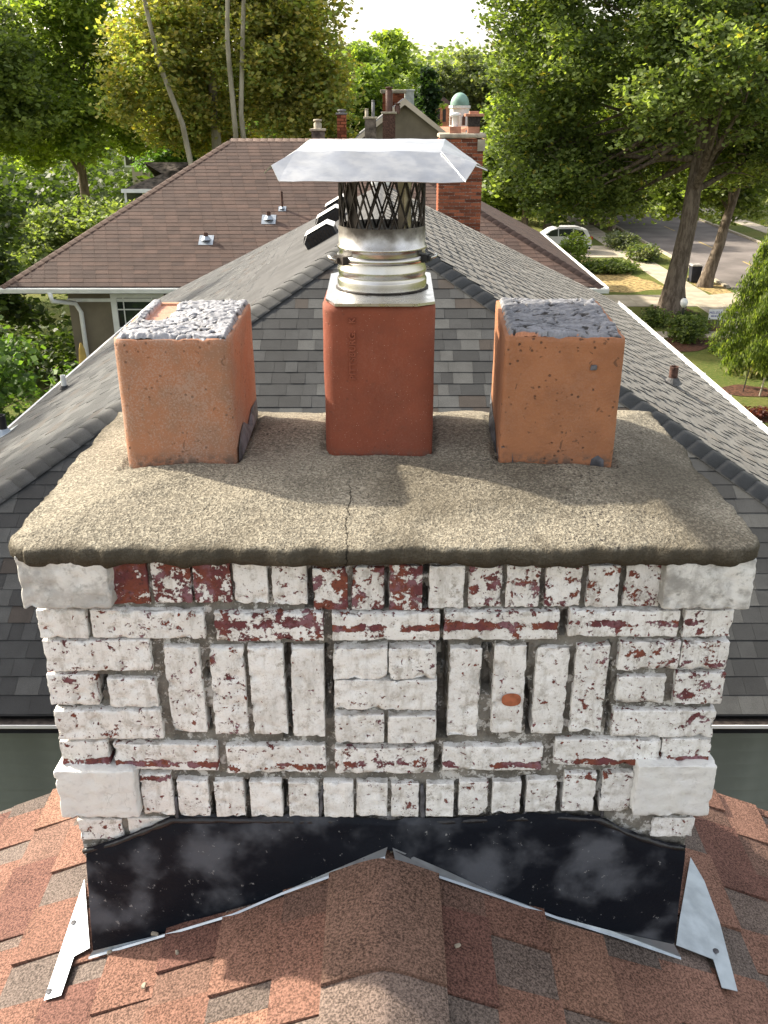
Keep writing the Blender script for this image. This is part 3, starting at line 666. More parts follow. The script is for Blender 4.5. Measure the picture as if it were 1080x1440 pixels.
# bricks along both flanks and the back
for side in (-1, 1):
    zc = ZT-.05
    for r_ in range(14):
        hv = .054; z = ZT-.155-r_*.064; y = YF+.088+(0 if r_ % 2 else -.0)
        if z < H-1.75: break
        k = 0
        while y < 2.0:
            L_ = min(.2 if (k or r_ % 2) else .095, 2.03-y)
            if L_ > .03:
                o = rbox(.09, L_-.01, hv, .004, .03, .0015, r_*9+k, 60).build('brick', M['brick'], None, True); o.location = (side*(.617-.045), y+L_/2, z)
                o['paint'] = .60+random.random()*.06; o['band'] = 0.; o['band_strength'] = 0.; par(o, ch)
            y += L_; k += 1
o = None
for (x0, y0, x1, y1, mt, pr_, lab) in ((26,786,153,857,'stone_grimy',.040,'grey stained white corner block'),(935,790,1061,858,'stone_streaked',.040,'corner block with dark grey streaks'),(81,1086,192,1151,'stone',.034,'white corner block with fine cracks'),(893,1078,1004,1149,'stone',.034,None)):
    yp = YF-pr_; ym = (y0+y1)/2; a = P(x0, ym, Y=yp).x; b = P(x1, ym, Y=yp).x; zt = P(540, y0, Y=yp).z; zb = P(540, y1, Y=yp).z
    if y0 < 800: zt += .004
    dep = .16; o = rbox(b-a, dep, zt-zb, .0045, .008, .0014, int(x0)+3, 45, .012).build('corner_block', M[mt], None, True)
    o.location = ((a+b)/2, yp+dep/2, (zt+zb)/2); par(o, ch)
    if lab: o['label'] = lab
# top band behind the crown lip on the flanks
for side in (-1, 1):
    o = rbox(.13, .50, .092, .006, .02, .002, 77+side, 40).build('corner_block', M['stone'], None, True); o.location = (side*.575, 1.36+.16+.26, ZT-.048); par(o, ch)

# flues: (centre x, front y, width, depth, bottom z, top z, rotation, corner radius, material)
FL = {'left': (-.3985, 1.653, .218, .345, H-.66, H-.403, R(.5), .022),
      'mid': (-.0085, 1.700, .216, .335, H-.67, H-.352, R(-.5), .036),
      'right': (.347, 1.655, .222, .345, H-.66, H-.400, R(-3.4), .010)}
def in_flue(x, y):
    best = 9
    for cx, fy, w_, d_, zb, zt, ro, cr in FL.values():
        dx, dy = x-cx, y-(fy+d_/2); c_, s_ = math.cos(-ro), math.sin(-ro); u, v = dx*c_-dy*s_, dx*s_+dy*c_
        best = min(best, max(abs(u)-w_/2, abs(v)-d_/2))
    return best
def crown_z(x, y):
    ex = .648-abs(x); e = min(ex, y-1.345, 2.085-y)
    t = max(0, min(1, e/.30)); s = 1-(1-t)**1.7
    base = H-.683 + .040*s
    base += .006*mn.noise(Vector((x*5, y*5, 1)))+.003*mn.noise(Vector((x*17, y*17, 4)))+.0012*mn.noise(Vector((x*70, y*70, 4)))
    base -= .008*max(0, .5-abs(x-.0)/.4)*(1 if y < 1.6 else .3)
    return base
mb = MB(); GX, GY = 300, 190; XS = []
def lip(u):   # profile round the edge: u in 0..1 goes from the outer bottom up onto the top surface
    return u
cols = GX+1
for j in range(GY+1):
    for i in range(GX+1):
        x = -.645+1.29*i/GX; y = 1.345+.74*j/GY
        e = min(.645-abs(x), y-1.345, 2.085-y); q = Vector((x, y, 0))
        wob = .010*mn.noise(q*9+Vector((0,0,5)))+.006*mn.noise(q*30)+.003*mn.noise(q*80)
        # round the plan corners
        cx, cy = max(0, abs(x)-.60)/.045, max(0, 1.40-y)/.055
        z = crown_z(x, y); rr_ = .010
        if e < rr_: z -= rr_*(1-math.sqrt(max(0, 1-(1-e/rr_)**2)))
        f_ = in_flue(x, y)
        if f_ < .016: z -= .010*(1-max(0, f_)/.016)*(1+.8*mn.noise(q*60))
        sx = math.copysign(1, x); k = max(0, 1-e/.06)
        x2 = x + sx*wob*k if .645-abs(x) < .06 else x; y2 = y - wob*k if y-1.345 < .06 else y
        if cx > 0 and cy > 0:
            rad = math.hypot(cx, cy); 
            if rad > 0: s = max(cx, cy)/rad; x2 = sx*(.60+(abs(x)-.60)*s); y2 = 1.40-(1.40-y)*s
        mb.v.append((x2, y2, z))
for j in range(GY):
    for i in range(GX):
        a = j*cols+i; mb.f.append((a, a+1, a+cols+1, a+cols)); mb.m.append(0)
# skirt down to the top course
ring = [i for i in range(cols)] + [j*cols+GX for j in range(1, GY+1)] + [GY*cols+i for i in range(GX-1, -1, -1)] + [j*cols for j in range(GY-1, 0, -1)]
prev = ring
for s_ in (.012, .024, .036):
    new = []
    for k in ring:
        vx, vy, vz = mb.v[k]; o_ = len(mb.v); q = Vector((vx*35, vy*35, s_*90))
        ins = .003*mn.noise(q)+(.010 if s_ > .03 else 0); zz = ZT-(.005+.008*mn.noise(Vector((vx*14, vy*14, 2)))+.004*mn.noise(Vector((vx*45, vy*45, 2)))) if s_ > .03 else vz-(vz-ZT)*s_/.036
        mb.v.append((vx-math.copysign(ins, vx)*(1 if abs(vx) > .6 else 0), vy+(ins if vy < 1.5 else -ins), zz)); new.append(o_)
    L_ = len(ring)
    for k in range(L_):
        a, b = prev[k], prev[(k+1) % L_]; c_, d_ = new[(k+1) % L_], new[k]; mb.f.append((b, a, d_, c_)); mb.m.append(0)
    prev = new
mb.f.append(tuple(prev)[::-1]); mb.m.append(0)
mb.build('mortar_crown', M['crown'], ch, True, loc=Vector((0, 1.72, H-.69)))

def flue(key, mat, label, chips=.002):
    cx, fy, w_, d_, zb, zt, ro, cr = FL[key]; cy = fy+d_/2
    def loop(w2, d2, r_, k=5):
        pts = []
        for qx, qy, a0 in ((1,1,0),(-1,1,90),(-1,-1,180),(1,-1,270)):
            for i in range(k+1):
                t = R(a0+90*i/k); pts.append(((w2/2-r_)*qx+r_*math.cos(t), (d2/2-r_)*qy+r_*math.sin(t)))
        out = []
        for i, p in enumerate(pts):     # densify straight runs
            q = pts[(i+1) % len(pts)]; L_ = math.dist(p, q); n = max(1, int(L_/.012))
            for s in range(n): out.append((p[0]+(q[0]-p[0])*s/n, p[1]+(q[1]-p[1])*s/n))
        return out
    base = loop(w_, d_, cr); n = len(base); mb = MB(); hh = zt-zb; rows = 26
    def put(pts, z, amp):
        for x, y in pts:
            q = Vector((x, y, z)); e = amp*mn.noise(q*12+Vector((w_, cx*9, 0)))+.4*amp*mn.noise(q*60)
            l_ = math.hypot(x, y); mb.v.append((x+e*x/l_, y+e*y/l_, z))
    for r_ in range(rows+1):
        t = r_/rows; put(base, hh*t, .0016)
        if r_ == rows:
            for k in range(n):   # chipped rim
                v = mb.v[-n+k]; mb.v[-n+k] = (v[0]*.992, v[1]*.995, v[2]-max(0, chips*(mn.noise(Vector((v[0]*40, v[1]*40, cx*20)))*1.5)))
    th_ = .020
    inner = [(x*(1-2*th_/w_), y*(1-2*th_/d_)) for x, y in base]
    for z in (hh-.001, hh-.05): put(inner, z, .001)
    for r_ in range(rows+2):
        for k in range(n):
            a = r_*n+k; b = r_*n+(k+1) % n; mb.f.append((a, b, b+n, a+n)); mb.m.append(0)
    o = mb.build('flue_liner', mat, None, True); o.location = (cx, cy, zb); o.rotation_euler = (0, 0, ro); o['label'] = label; par(o, ch); return o
fl_l = flue('left', M['clay_pink'], 'left flue of bleached pinkish clay', .004)
fl_m = flue('mid', M['clay_red'], 'middle flue of smooth dark red terracotta with stamped letters')
fl_r = flue('right', M['clay_orange'], 'right flue of pitted orange clay', .004)
def subpart(o, flue_o, loc, ro=0):
    o.parent = flue_o; o.matrix_parent_inverse = Matrix.Identity(4); o.location = loc; o.rotation_euler = (0, 0, ro)
def sealant(key, flue_o, seed, bare=None):
    cx, fy, w_, d_, zb, zt, ro, cr = FL[key]; mb = MB(); nx, ny = 110, 150; cols_ = []
    W2, D2 = w_/2-.006, d_/2-.006
    for j in range(ny+1):
        for i in range(nx+1):
            u = -1+2*i/nx; v = -1+2*j/ny; x, y = u*W2, v*D2
            wob = 1+.035*mn.noise(Vector((u*3, v*3, seed)))+.02*mn.noise(Vector((u*11, v*11, seed)))
            x *= wob; y *= wob; e = min(1-abs(u), 1-abs(v))
            q = Vector((x*1.0, y*1.6, 0)); wr = Vector((mn.noise(q*18+Vector((seed,0,0))), mn.noise(q*18+Vector((0,seed,0))), 0))*.018
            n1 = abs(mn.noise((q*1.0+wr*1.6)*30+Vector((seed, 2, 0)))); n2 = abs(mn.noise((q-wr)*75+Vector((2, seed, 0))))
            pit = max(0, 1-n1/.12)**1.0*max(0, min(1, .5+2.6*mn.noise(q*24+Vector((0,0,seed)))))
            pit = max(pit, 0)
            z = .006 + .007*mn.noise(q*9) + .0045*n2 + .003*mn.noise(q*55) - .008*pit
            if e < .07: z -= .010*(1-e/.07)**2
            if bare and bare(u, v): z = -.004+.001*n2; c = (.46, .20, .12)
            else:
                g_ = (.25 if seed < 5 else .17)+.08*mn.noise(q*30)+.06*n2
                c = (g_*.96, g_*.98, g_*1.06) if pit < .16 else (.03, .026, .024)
                if seed > 5 and e < .03 and mn.noise(q*25) > .1: c = (.42, .18, .09)
            mb.v.append((x, y, z)); cols_.append((*c, 1))
    for j in range(ny):
        for i in range(nx): a = j*(nx+1)+i; mb.f.append((a, a+1, a+nx+2, a+nx+1)); mb.m.append(0)
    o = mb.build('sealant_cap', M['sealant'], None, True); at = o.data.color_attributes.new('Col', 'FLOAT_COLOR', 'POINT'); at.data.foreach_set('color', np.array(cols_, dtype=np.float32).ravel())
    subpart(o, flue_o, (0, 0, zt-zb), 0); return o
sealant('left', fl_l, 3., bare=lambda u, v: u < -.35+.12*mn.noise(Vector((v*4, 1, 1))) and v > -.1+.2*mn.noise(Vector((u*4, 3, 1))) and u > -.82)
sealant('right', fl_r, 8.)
# smears of roof cement at the feet of the flues
def smear(flue_o, pts, off, name='cement_smear'):
    mb = MB(); n = len(pts); c = Vector((sum(p[0] for p in pts)/n, sum(p[1] for p in pts)/n, sum(p[2] for p in pts)/n))
    mb.add([Vector(p) for p in pts]+[c+Vector(off)], [(i, (i+1) % n, n) for i in range(n)]); o = mb.build(name, M['tar_grey'], None, True); subpart(o, flue_o, (0,0,0)); return o
w_, d_ = FL['left'][2], FL['left'][3]
smear(fl_l, [(w_/2+.002, -d_/2+.01, .0), (w_/2+.002, d_/2-.02, .0), (w_/2+.002, d_/2-.03, .045), (w_/2+.002, .05, .052), (w_/2+.002, -.03, .03), (w_/2+.002, -.07, .062), (w_/2+.002, -.12, .055), (w_/2+.003, -d_/2+.012, .038)], (.012, 0, 0))
w_, d_ = FL['right'][2], FL['right'][3]
smear(fl_r, [(-w_/2-.001, -d_/2+.03, 0), (-w_/2-.001, -d_/2+.03, .03), (-w_/2+.004, -d_/2-.001, .045), (-w_/2+.026, -d_/2-.001, .035), (-w_/2+.03, -d_/2-.001, 0)], (-.004, -.006, 0))
smear(fl_r, [(w_/2-.045, -d_/2-.001, .0), (w_/2-.042, -d_/2-.001, .022), (w_/2-.03, -d_/2-.001, .030), (w_/2-.018, -d_/2-.001, .02), (w_/2-.016, -d_/2-.001, 0)], (0, -.003, 0))
smear(fl_r, [(-w_/2-.001, -d_/2+.02, -.01), (-w_/2-.001, d_/2, -.01), (-w_/2-.001, d_/2, .05), (-w_/2-.001, .05, .035), (-w_/2-.001, -.02, .04), (-w_/2-.001, -.08, .022)], (-.010, 0, 0))
o = rbox(.012, .008, .009, .003, .003, .002, 5, 150).build('stone_chip', M['tar_grey'], None, True); subpart(o, fl_r, (.056, -d_/2, .205))
# stamped lettering running up the middle flue
def text_obj(name, txt, size, ext, mat):
    cu = bpy.data.curves.new(name, 'FONT'); cu.body = txt; cu.size = size; cu.extrude = ext; cu.bevel_depth = ext*.25; cu.align_x = 'CENTER'; cu.align_y = 'CENTER'; cu.space_character = 1.12
    to = bpy.data.objects.new(name, cu); C.objects.link(to); dg = bpy.context.evaluated_depsgraph_get(); dg.update()
    me = bpy.data.meshes.new_from_object(to.evaluated_get(dg)); bpy.data.objects.remove(to); me.materials.clear(); me.materials.append(mat)
    o = bpy.data.objects.new(name, me); C.objects.link(o); return o
w_, d_ = FL['mid'][2], FL['mid'][3]
for txt, z, s in (('PITTSBURG.', .225, .0165), ('K', .292, .0165)):
    t_ = text_obj('stamped_lettering', txt, s, .0022, M['clay_plain']); subpart(t_, fl_m, (-.050, -d_/2-.0004, z)); t_.rotation_euler = (R(90), R(-90), 0)

# flashing
def flash_sheet():
    top = [(118,1196),(150,1186),(180,1177),(215,1163),(240,1152),(262,1148),(330,1152),(420,1150),(500,1152),(545,1156),(600,1152),(660,1153),(700,1148),(760,1146),(800,1148),(842,1150),(868,1162),(900,1178),(935,1186),(966,1192)]
    bot = [(130,1341),(200,1327),(262,1306),(330,1285),(400,1256),(470,1226),(510,1208),(540,1194),(556,1196),(600,1218),(660,1242),(720,1268),(780,1290),(840,1308),(900,1324),(948,1332)]
    def interp(L_, x):
        for (xa, ya), (xb, yb) in zip(L_, L_[1:]):
            if xa <= x <= xb: return ya+(yb-ya)*(x-xa)/(xb-xa)
        return L_[0][1] if x < L_[0][0] else L_[-1][1]
    mb = MB(); nx, nz = 150, 26; yp = YF-.016
    for i in range(nx+1):
        s = i/nx; xt = 120+s*(965-120); xb = 131+s*(948-131)
        yt = interp(top, xt)+3*mn.noise(Vector((xt*.05, 2, 0)))+2*mn.noise(Vector((xt*.15, 5, 0))); yb = interp(bot, xb)
        A = P(xt, yt, Y=yp); B = P(xb, yb, Y=yp-.012)
        for j in range(nz+1):
            t = j/nz; p = A.lerp(B, t); bul = .004*mn.noise(Vector((p.x*6, p.z*6, 2)))+.0022*mn.noise(Vector((p.x*22, p.z*22, 7)))
            if t < .12: bul += .006*mn.noise(Vector((p.x*25, 1, p.z*30)))*(1-t/.12)-.006*(1-t/.12)
            mb.v.append((p.x, p.y-bul, p.z))
    for i in range(nx):
        for j in range(nz): a = i*(nz+1)+j; mb.f.append((a, a+nz+1, a+nz+2, a+1)); mb.m.append(0)
    o = mb.build('flashing', M['flash'], ch, True, loc=Vector((0, YF, H-1.45))); o['label'] = 'black tarred sheet flashing across the foot of the chimney'
    # turned-out foot lying on the shingles
    for sd, L_ in ((-1, [(131,1342),(230,1318),(330,1288),(400,1258),(470,1228),(545,1196)]), (1, [(552,1197),(620,1226),(700,1262),(780,1292),(860,1314),(948,1333)])):
        N_ = Nrl if sd < 0 else Nrr; mb = MB(); n = len(L_)
        for k, (x, y) in enumerate(L_):
            a = P(x, y-5, Y=YF-.029); b = on_slope(x, y+2.5, Vector((0,0,RZ)), N_)+N_*.012; b.y = min(b.y, YF-.032); c_ = b+Vector((0, -.004, -.003))
            mb.v += [tuple(a), tuple(b), tuple(c_)]
        for k in range(n-1):
            for q in (0, 1): mb.f.append((k*3+q, (k+1)*3+q, (k+1)*3+q+1, k*3+q+1)); mb.m.append(0)
        mb.build('flashing_foot', M['galv'], ch, loc=Vector((0, YF, H-1.5)))
    # side pieces lying on the roof
    for sd, L_ in ((-1, [(124,1243),(132,1340),(110,1352),(92,1407),(68,1414)]), (1, [(966,1212),(985,1245),(1006,1302),(1031,1401),(1009,1396),(997,1356),(945,1336),(950,1300)])):
        N_ = Nrl if sd < 0 else Nrr; mb = MB(); pts = [on_slope(x, y, Vector((0,0,RZ)), N_)+N_*.017 for x, y in L_]; n = len(pts)
        mb.add(pts+[p-N_*.0015 for p in pts], [tuple(range(n)), tuple(range(2*n-1, n-1, -1))]+[(i, i+n, (i+1) % n+n, (i+1) % n) for i in range(n)])
        o = mb.build('side_flashing', M['galv'], ch, loc=Vector((sd*.6, YF, H-1.7)))
        nails = [(110,1305),(76,1402)] if sd < 0 else [(1000,1345)]
        for x, y in nails:
            p = on_slope(x, y, Vector((0,0,RZ)), N_)+N_*.019; q = MB().lathe([(.0, .002), (.006, .0015), (.007, 0)], 10).build('nail_head', M['tar_grey'], None); q.location = p; par(q, o)
    # the wall side of the flashing at either flank
    for sd in (-1, 1):
        mb = MB(); x = sd*.6215; mb.add([(x, YF+.03, H-1.345), (x, 2.02, H-1.37), (x, 2.02, RZ-.628*SLP-.03), (x, YF+.03, RZ-.628*SLP-.03)], [(0,1,2,3)]); mb.build('flank_flashing', M['flash'], ch, loc=Vector((0, YF, H-1.45)))
flash_sheet()
# lumpy bead of tar along the top of the flashing, tar running up some joints
mb = MB(); pts = []
for x, y in [(118,1197),(160,1186),(205,1168),(243,1153),(300,1153),(400,1154),(500,1155),(545,1158),(620,1155),(700,1152),(780,1149),(842,1152),(880,1171),(930,1187),(966,1193)]: pts.append(P(x, y, Y=YF-.008))
fine = []
for a, b in zip(pts, pts[1:]):
    for k in range(8): fine.append(a.lerp(b, k/8))
mb.tube(fine, [.0065+.003*mn.noise(p*40) for p in fine], 8); mb.build('tar_bead', M['tarry'], ch, True, loc=Vector((0, YF, H-1.35)))
for (xa, ya, xb, yb, r_) in ((247,1120,250,1152,.0045),(453,1105,450,1152,.004),(594,1103,594,1152,.0055),(741,1120,738,1148,.004),(846,1110,846,1150,.004)):
    mb = MB(); a = P(xa, ya, Y=YF-.004); b = P(xb, yb, Y=YF-.006); pp = [a.lerp(b, k/6)+Vector((.0015*math.sin(k*2+xa), 0, 0)) for k in range(7)]
    mb.tube(pp, [r_*.5, r_*.8, r_, r_*.9, r_*1.1, r_, r_], 7); mb.build('tar_smear', M['tar_grey'], ch, True, loc=Vector((0, YF, H-1.3)))
# orange patch of bare brick on one soldier brick
cap_ = P(719, 984, Y=YF-.0135); mb = MB(); n = 22
mb.add([(cap_.x+.018*math.cos(2*math.pi*k/n)*(1+.12*mn.noise(Vector((k, 3, 1)))), YF-.0140, cap_.z+.0145*math.copysign(abs(math.sin(2*math.pi*k/n))**.7, math.sin(2*math.pi*k/n))) for k in range(n)], [tuple(range(n))[::-1]])
mb.build('bare_patch', plain('bare_orange_brick', (.36, .12, .06), .9, 0, .2, 60), ch, loc=Vector((0, YF, H-1.1)))

# ------------------------------------------------------------------ stainless pipe, screen and hood on the middle flue
PCX, PCY = -.004, 1.865; PZ = H-.345
cap = thing('chimney_cap', (PCX, PCY, PZ), 'stainless steel pipe with diamond mesh screen and bent metal hood on the middle flue', 'chimney cap')
mb = MB(); pl = []
for x, y in ((-.108,-.118),(-.088,-.172),(.066,-.172),(.100,-.150),(.106,.16),(.085,.185),(-.085,.185),(-.112,.150)): pl.append((PCX+x, PCY+y))
n = len(pl); mb.add([(x, y, PZ) for x, y in pl]+[(x, y, PZ-.005) for x, y in pl], [tuple(range(n))]+[(i, i+n, (i+1) % n+n, (i+1) % n) for i in range(n)])
mb.build('base_plate', M['plate'], cap, loc=(PCX, PCY, PZ))
Rp = .0865
prof = [(Rp+.004, 0), (Rp+.004, .018), (Rp+.0035, .020), (Rp+.0005, .025), (Rp+.001, .028), (Rp+.0035, .036), (Rp+.003, .040), (Rp, .048), (Rp, .074), (Rp+.0012, .077), (Rp+.003, .080), (Rp+.003, .083), (Rp, .086), (Rp, .122), (Rp-.0015, .122), (Rp-.0015, .03)]
o = MB().lathe(prof, 64).build('pipe', M['steel'], None, True); o.location = (PCX, PCY, PZ)
md = o.modifiers.new('edge', 'EDGE_SPLIT'); md.split_angle = R(50); par(o, cap)
mb = MB(); mb.lathe([(Rp+.0045, .0), (Rp+.007, .0005), (Rp+.0075, .002), (Rp+.0045, .0035)], 64, (PCX, PCY)); mb.v = [(x+.001*math.sin(9*x*50), y, z+PZ) for x, y, z in mb.v]; mb.build('sealant_ring', M['sooty'], cap, True, loc=(PCX, PCY, PZ))
for sgn, zz, mtl in ((-1, .060, 'sooty'), (1, .062, 'black')):
    ang = R(-150 if sgn < 0 else -22); c_ = Vector((PCX+math.cos(ang)*(Rp+.006), PCY+math.sin(ang)*(Rp+.006), PZ+zz)); T = Matrix.Translation(c_) @ Matrix.Rotation(ang+R(90), 4, 'Z')
    mb = MB(); mb.box(-.019 if sgn < 0 else -.010, .019 if sgn < 0 else .010, -.006, .006, -.008, .008, M=T); mb.box(-.005, .005, -.012, .012, -.005, .005, M=T); mb.build('clamp', M[mtl], cap, loc=c_)
    mb = MB(); mb.tube([T @ Vector(p) for p in ((.0, -.008, 0), (.014*sgn, -.016, .003), (.026*sgn, -.014, .004))], .0035, 8); mb.build('clamp_bolt', M['plate'], cap, True, loc=c_)
for z1_, z2_ in ((PZ+.070, PZ+.073),):
    mb = MB(); mb.lathe([(Rp+.001, 0), (Rp+.0035, .001), (Rp+.0035, .012), (Rp+.001, .013)], 64, (PCX, PCY)); mb.v = [(x, y, z+PZ+.054) for x, y, z in mb.v]; mb.build('clamp_band', M['steel'], cap, True, loc=(PCX, PCY, PZ))
# expanded metal screen
mb = MB(); nd = 22; z0_, z1_ = PZ+.105, PZ+.245; rows = 4; rm = Rp-.003
def cyl(t, z): return Vector((PCX+rm*math.cos(t), PCY+rm*math.sin(t), z))
for k in range(nd):
    for s_ in (1, -1):
        pts = []
        for i in range(rows*3+1):
            f_ = i/(rows*3); t = 2*math.pi*(k+s_*f_*rows*.5)/nd; pts.append(cyl(t, z0_+(z1_-z0_)*f_))
        mb.tube(pts, .0019, 4)
mb.build('mesh_screen', M['sooty'], cap, loc=(PCX, PCY, PZ))
for ang, wd, mtl in ((-135, .013, 'sooty'), (-52, .008, 'strap'), (60, .008, 'strap'), (140, .008, 'sooty')):
    a = R(ang); T = Matrix.Translation((PCX+math.cos(a)*(Rp-.007), PCY+math.sin(a)*(Rp-.007), 0)) @ Matrix.Rotation(a+R(90), 4, 'Z')
    MB().box(-wd, wd, -.001, .001, PZ+.09, PZ+.255, M=T).build('hood_strap', M[mtl], cap, loc=(PCX, PCY, PZ))
# hood: folded sheet
def hood():
    A = [P(415,213,Y=1.715), P(620,213,Y=1.715), P(626,195.5,Y=2.00), P(436,195.5,Y=2.00)]
    fe = [P(392,254.5,Y=1.625), P(655,255.5,Y=1.625)]; tips = [P(371,243,Y=1.69), P(686,239,Y=1.70)]
    back = [Vector((fe[0].x, 2.10, fe[0].z)), Vector((fe[1].x, 2.10, fe[1].z))]; tb = [Vector((tips[0].x, 2.03, tips[0].z)), Vector((tips[1].x, 2.03, tips[1].z))]
    def patch(mb, a, b, c_, d, n=10, m=10, amp=.0034):
        o = len(mb.v)
        for j in range(m+1):
            for i in range(n+1):
                p = a.lerp(b, i/n).lerp(d.lerp(c_, i/n), j/m); nz = mn.noise(p*14)*amp+mn.noise(p*40)*amp*.25; mb.v.append((p.x, p.y, p.z+nz))
        for j in range(m):
            for i in range(n): q = o+j*(n+1)+i; mb.f.append((q, q+1, q+n+2, q+n+1)); mb.m.append(0)
    mb = MB()
    patch(mb, A[0], A[1], A[2], A[3], 20, 14)
    patch(mb, fe[0], fe[1], A[1], A[0], 26, 8)
    patch(mb, tb[0], tips[0], A[0], A[3], 14, 8); patch(mb, tips[1], tb[1], A[2], A[1], 14, 8)
    patch(mb, back[1], back[0], A[3], A[2], 20, 6)
    # corner gussets, creased upward
    for cr_, f_, tp in ((A[0], fe[0], tips[0]), (A[1], fe[1], tips[1])):
        m1 = (f_+tp)/2+Vector((0, .01, .018)); patch(mb, tp, m1, cr_, cr_, 6, 6, .0005); patch(mb, m1, f_, cr_, cr_, 6, 6, .0005)
    for cr_, f_, tp in ((A[3], back[0], tb[0]), (A[2], back[1], tb[1])):
        m1 = (f_+tp)/2+Vector((0, 0, .014)); patch(mb, tp, m1, cr_, cr_, 4, 4, .0005); patch(mb, m1, f_, cr_, cr_, 4, 4, .0005)
    o = mb.build('hood', M['hood'], cap, True, loc=(PCX, PCY, PZ+.26)); 
    sd_ = o.modifiers.new('thick', 'SOLIDIFY'); sd_.thickness = .0012; es = o.modifiers.new('edge', 'EDGE_SPLIT'); es.split_angle = R(14)
hood()

# ------------------------------------------------------------------ brown roofed house behind
BZ = H-3.98; BY0 = 21.5; bA0 = P(325, 195, Y=26.4); bA1 = P(512, 195, Y=26.4); BX0 = P(0, 403, Z=BZ).x; BX1 = P(846, 401, Z=BZ).x
run = 26.4-BY0; bz = bA0.z; BY1 = 26.4+run
bh = thing('brown_house', (0, 26, 0), 'house with brown shingled hip roof and taupe stucco walls behind the grey roof', 'house')
bc = [Vector((BX0, BY0, BZ)), Vector((BX1, BY0, BZ)), Vector((BX1, BY1, BZ)), Vector((BX0, BY1, BZ))]
bA0 = Vector((bA0.x, 26.4, bz)); bA1 = Vector((bA1.x, 26.4, bz))
mb = MB(); dn = Vector((0,0,.02)); mb.add([p-dn for p in bc+[bA0, bA1]]+[p-Vector((0,0,.17)) for p in bc], [(0,1,5,4),(1,2,5),(2,3,4,5),(3,0,4),(6,9,8,7)])
broof = mb.build('roof', plain('brown_roof_deck', (.09, .06, .05), .9), bh)
bp = math.atan2(bz-BZ, run); bl = math.hypot(bz-BZ, run)
lrun = bA0.x-BX0; rrun = BX1-bA1.x
def cbrown(rg, u, v, row): return vary(rg, random.choice([(.080, .053, .043), (.092, .059, .047), (.072, .048, .040)]), .10)
def vis_b(x, y): return (x < 340 and y < 405) or y < 300
B1 = slope_field(broof, bc[0], Vector((1,0,0)), Vector((0, math.cos(bp), math.sin(bp))), bl, .143, lambda v: (v/bl*lrun, BX1-BX0-v/bl*rrun), (.305, .305), cbrown, (M['tab_brown'], M['tab_brown_a']), 0, vis_b, seed=31, th=(.006, .009))
pr2 = math.atan2(bz-BZ, rrun); l2 = math.hypot(bz-BZ, rrun)
B2 = slope_field(broof, bc[1], Vector((0,1,0)), Vector((-math.cos(pr2), 0, math.sin(pr2))), l2, .143, lambda v: (v/l2*run, 2*run-v/l2*run), (.305, .305), cbrown, (M['tab_brown'], M['tab_brown_a']), 0, vis_b, seed=32, th=(.006, .009))
for f_ in (B1, B2): f_['gap'] = .006
emit([B1, B2], 300, 'shingle_field')
bcf = lambda rg: vary(rg, (.086, .054, .043), .1)
N1 = Vector((0, -math.sin(bp), math.cos(bp))); N2 = Vector((math.sin(pr2), 0, math.cos(pr2))); p3 = math.atan2(bz-BZ, lrun); N3 = Vector((-math.sin(p3), 0, math.cos(p3)))
hipcap(broof, bc[0], bA0, N1, N3, bcf, M['tab_brown'], seed=6, step=.2, w_=.16, th=.012); hipcap(broof, bc[1], bA1, N1, N2, bcf, M['tab_brown'], seed=7, step=.2, w_=.16, th=.012)
hipcap(broof, bA0, bA1, N1, Vector((0, math.sin(bp), math.cos(bp))), bcf, M['tab_brown'], seed=8, step=.2, w_=.16, th=.012, name='ridge_shingle')
gutter(bh, bc[0]-Vector((.12,0,0)), bc[1]+Vector((.12,0,0)), Vector((0,-1,0)), -.03, M['white']); gutter(bh, bc[1], bc[2], Vector((1,0,0)), -.02, M['white'])
MB().box(BX0-.03, BX0-.001, BY0, BY1, BZ-.17, BZ-.005).build('drip_edge', M['white'], bh)
bx0 = BX0+1.30; bx1 = BX1-.6; by0 = BY0+.75
bw = MB().box(bx0, bx1, by0, BY1-.7, 0, BZ-.17).build('wall', M['taupe'], bh)
MB().box(bx0-.02, bx1, by0-.05, by0-.001, BZ-2.75, BZ-2.55).build('belt_course', M['white'], bh); MB().box(bx0-.02, bx1, by0-.03, by0-.001, BZ-.50, BZ-.42).build('frieze_board', M['white'], bh)
for k in range(3):
    x = bx0+1.05+k*1.75
    fr = MB(); z1 = BZ-.28; z0 = BZ-2.30; fr.box(x, x+.14, by0-.06, by0-.002, z0, z1); fr.box(x+1.16, x+1.30, by0-.06, by0-.002, z0, z1); fr.box(x+.141, x+1.159, by0-.06, by0-.002, z1-.12, z1); fr.box(x-.04, x+1.34, by0-.09, by0-.002, z0-.08, z0-.001); fr.box(x+.141, x+1.159, by0-.055, by0-.002, z0+.95, z0+1.02)
    f_ = fr.build('window', M['white'], bh)
    mb = MB().box(x+.141, x+1.159, by0-.02, by0-.003, z0, z1-.121); mb.build('pane', M['glass'], f_)
    for q in (.28, .98): MB().box(x+q-.012+.02, x+q+.012+.02, by0-.04, by0-.021, z0+1.021, z1-.121).build('muntin', M['white'], f_)
    MB().box(x+.141, x+1.159, by0-.046, by0-.041, z1-.42, z1-.39).build('muntin', M['white'], f_); MB().box(x+.141, x+1.159, by0-.046, by0-.041, z0+1.15, z0+1.18).build('muntin', M['white'], f_)
dx_ = bx0+.30; mb = MB(); mb.tube([(dx_-.42, BY0-.09, BZ-.13), (dx_-.40, BY0-.06, BZ-.32), (dx_-.1, by0-.12, BZ-.52), (dx_, by0-.08, BZ-.75), (dx_, by0-.08, .1)], .055, 10); mb.build('downspout', M['white'], bh, True)
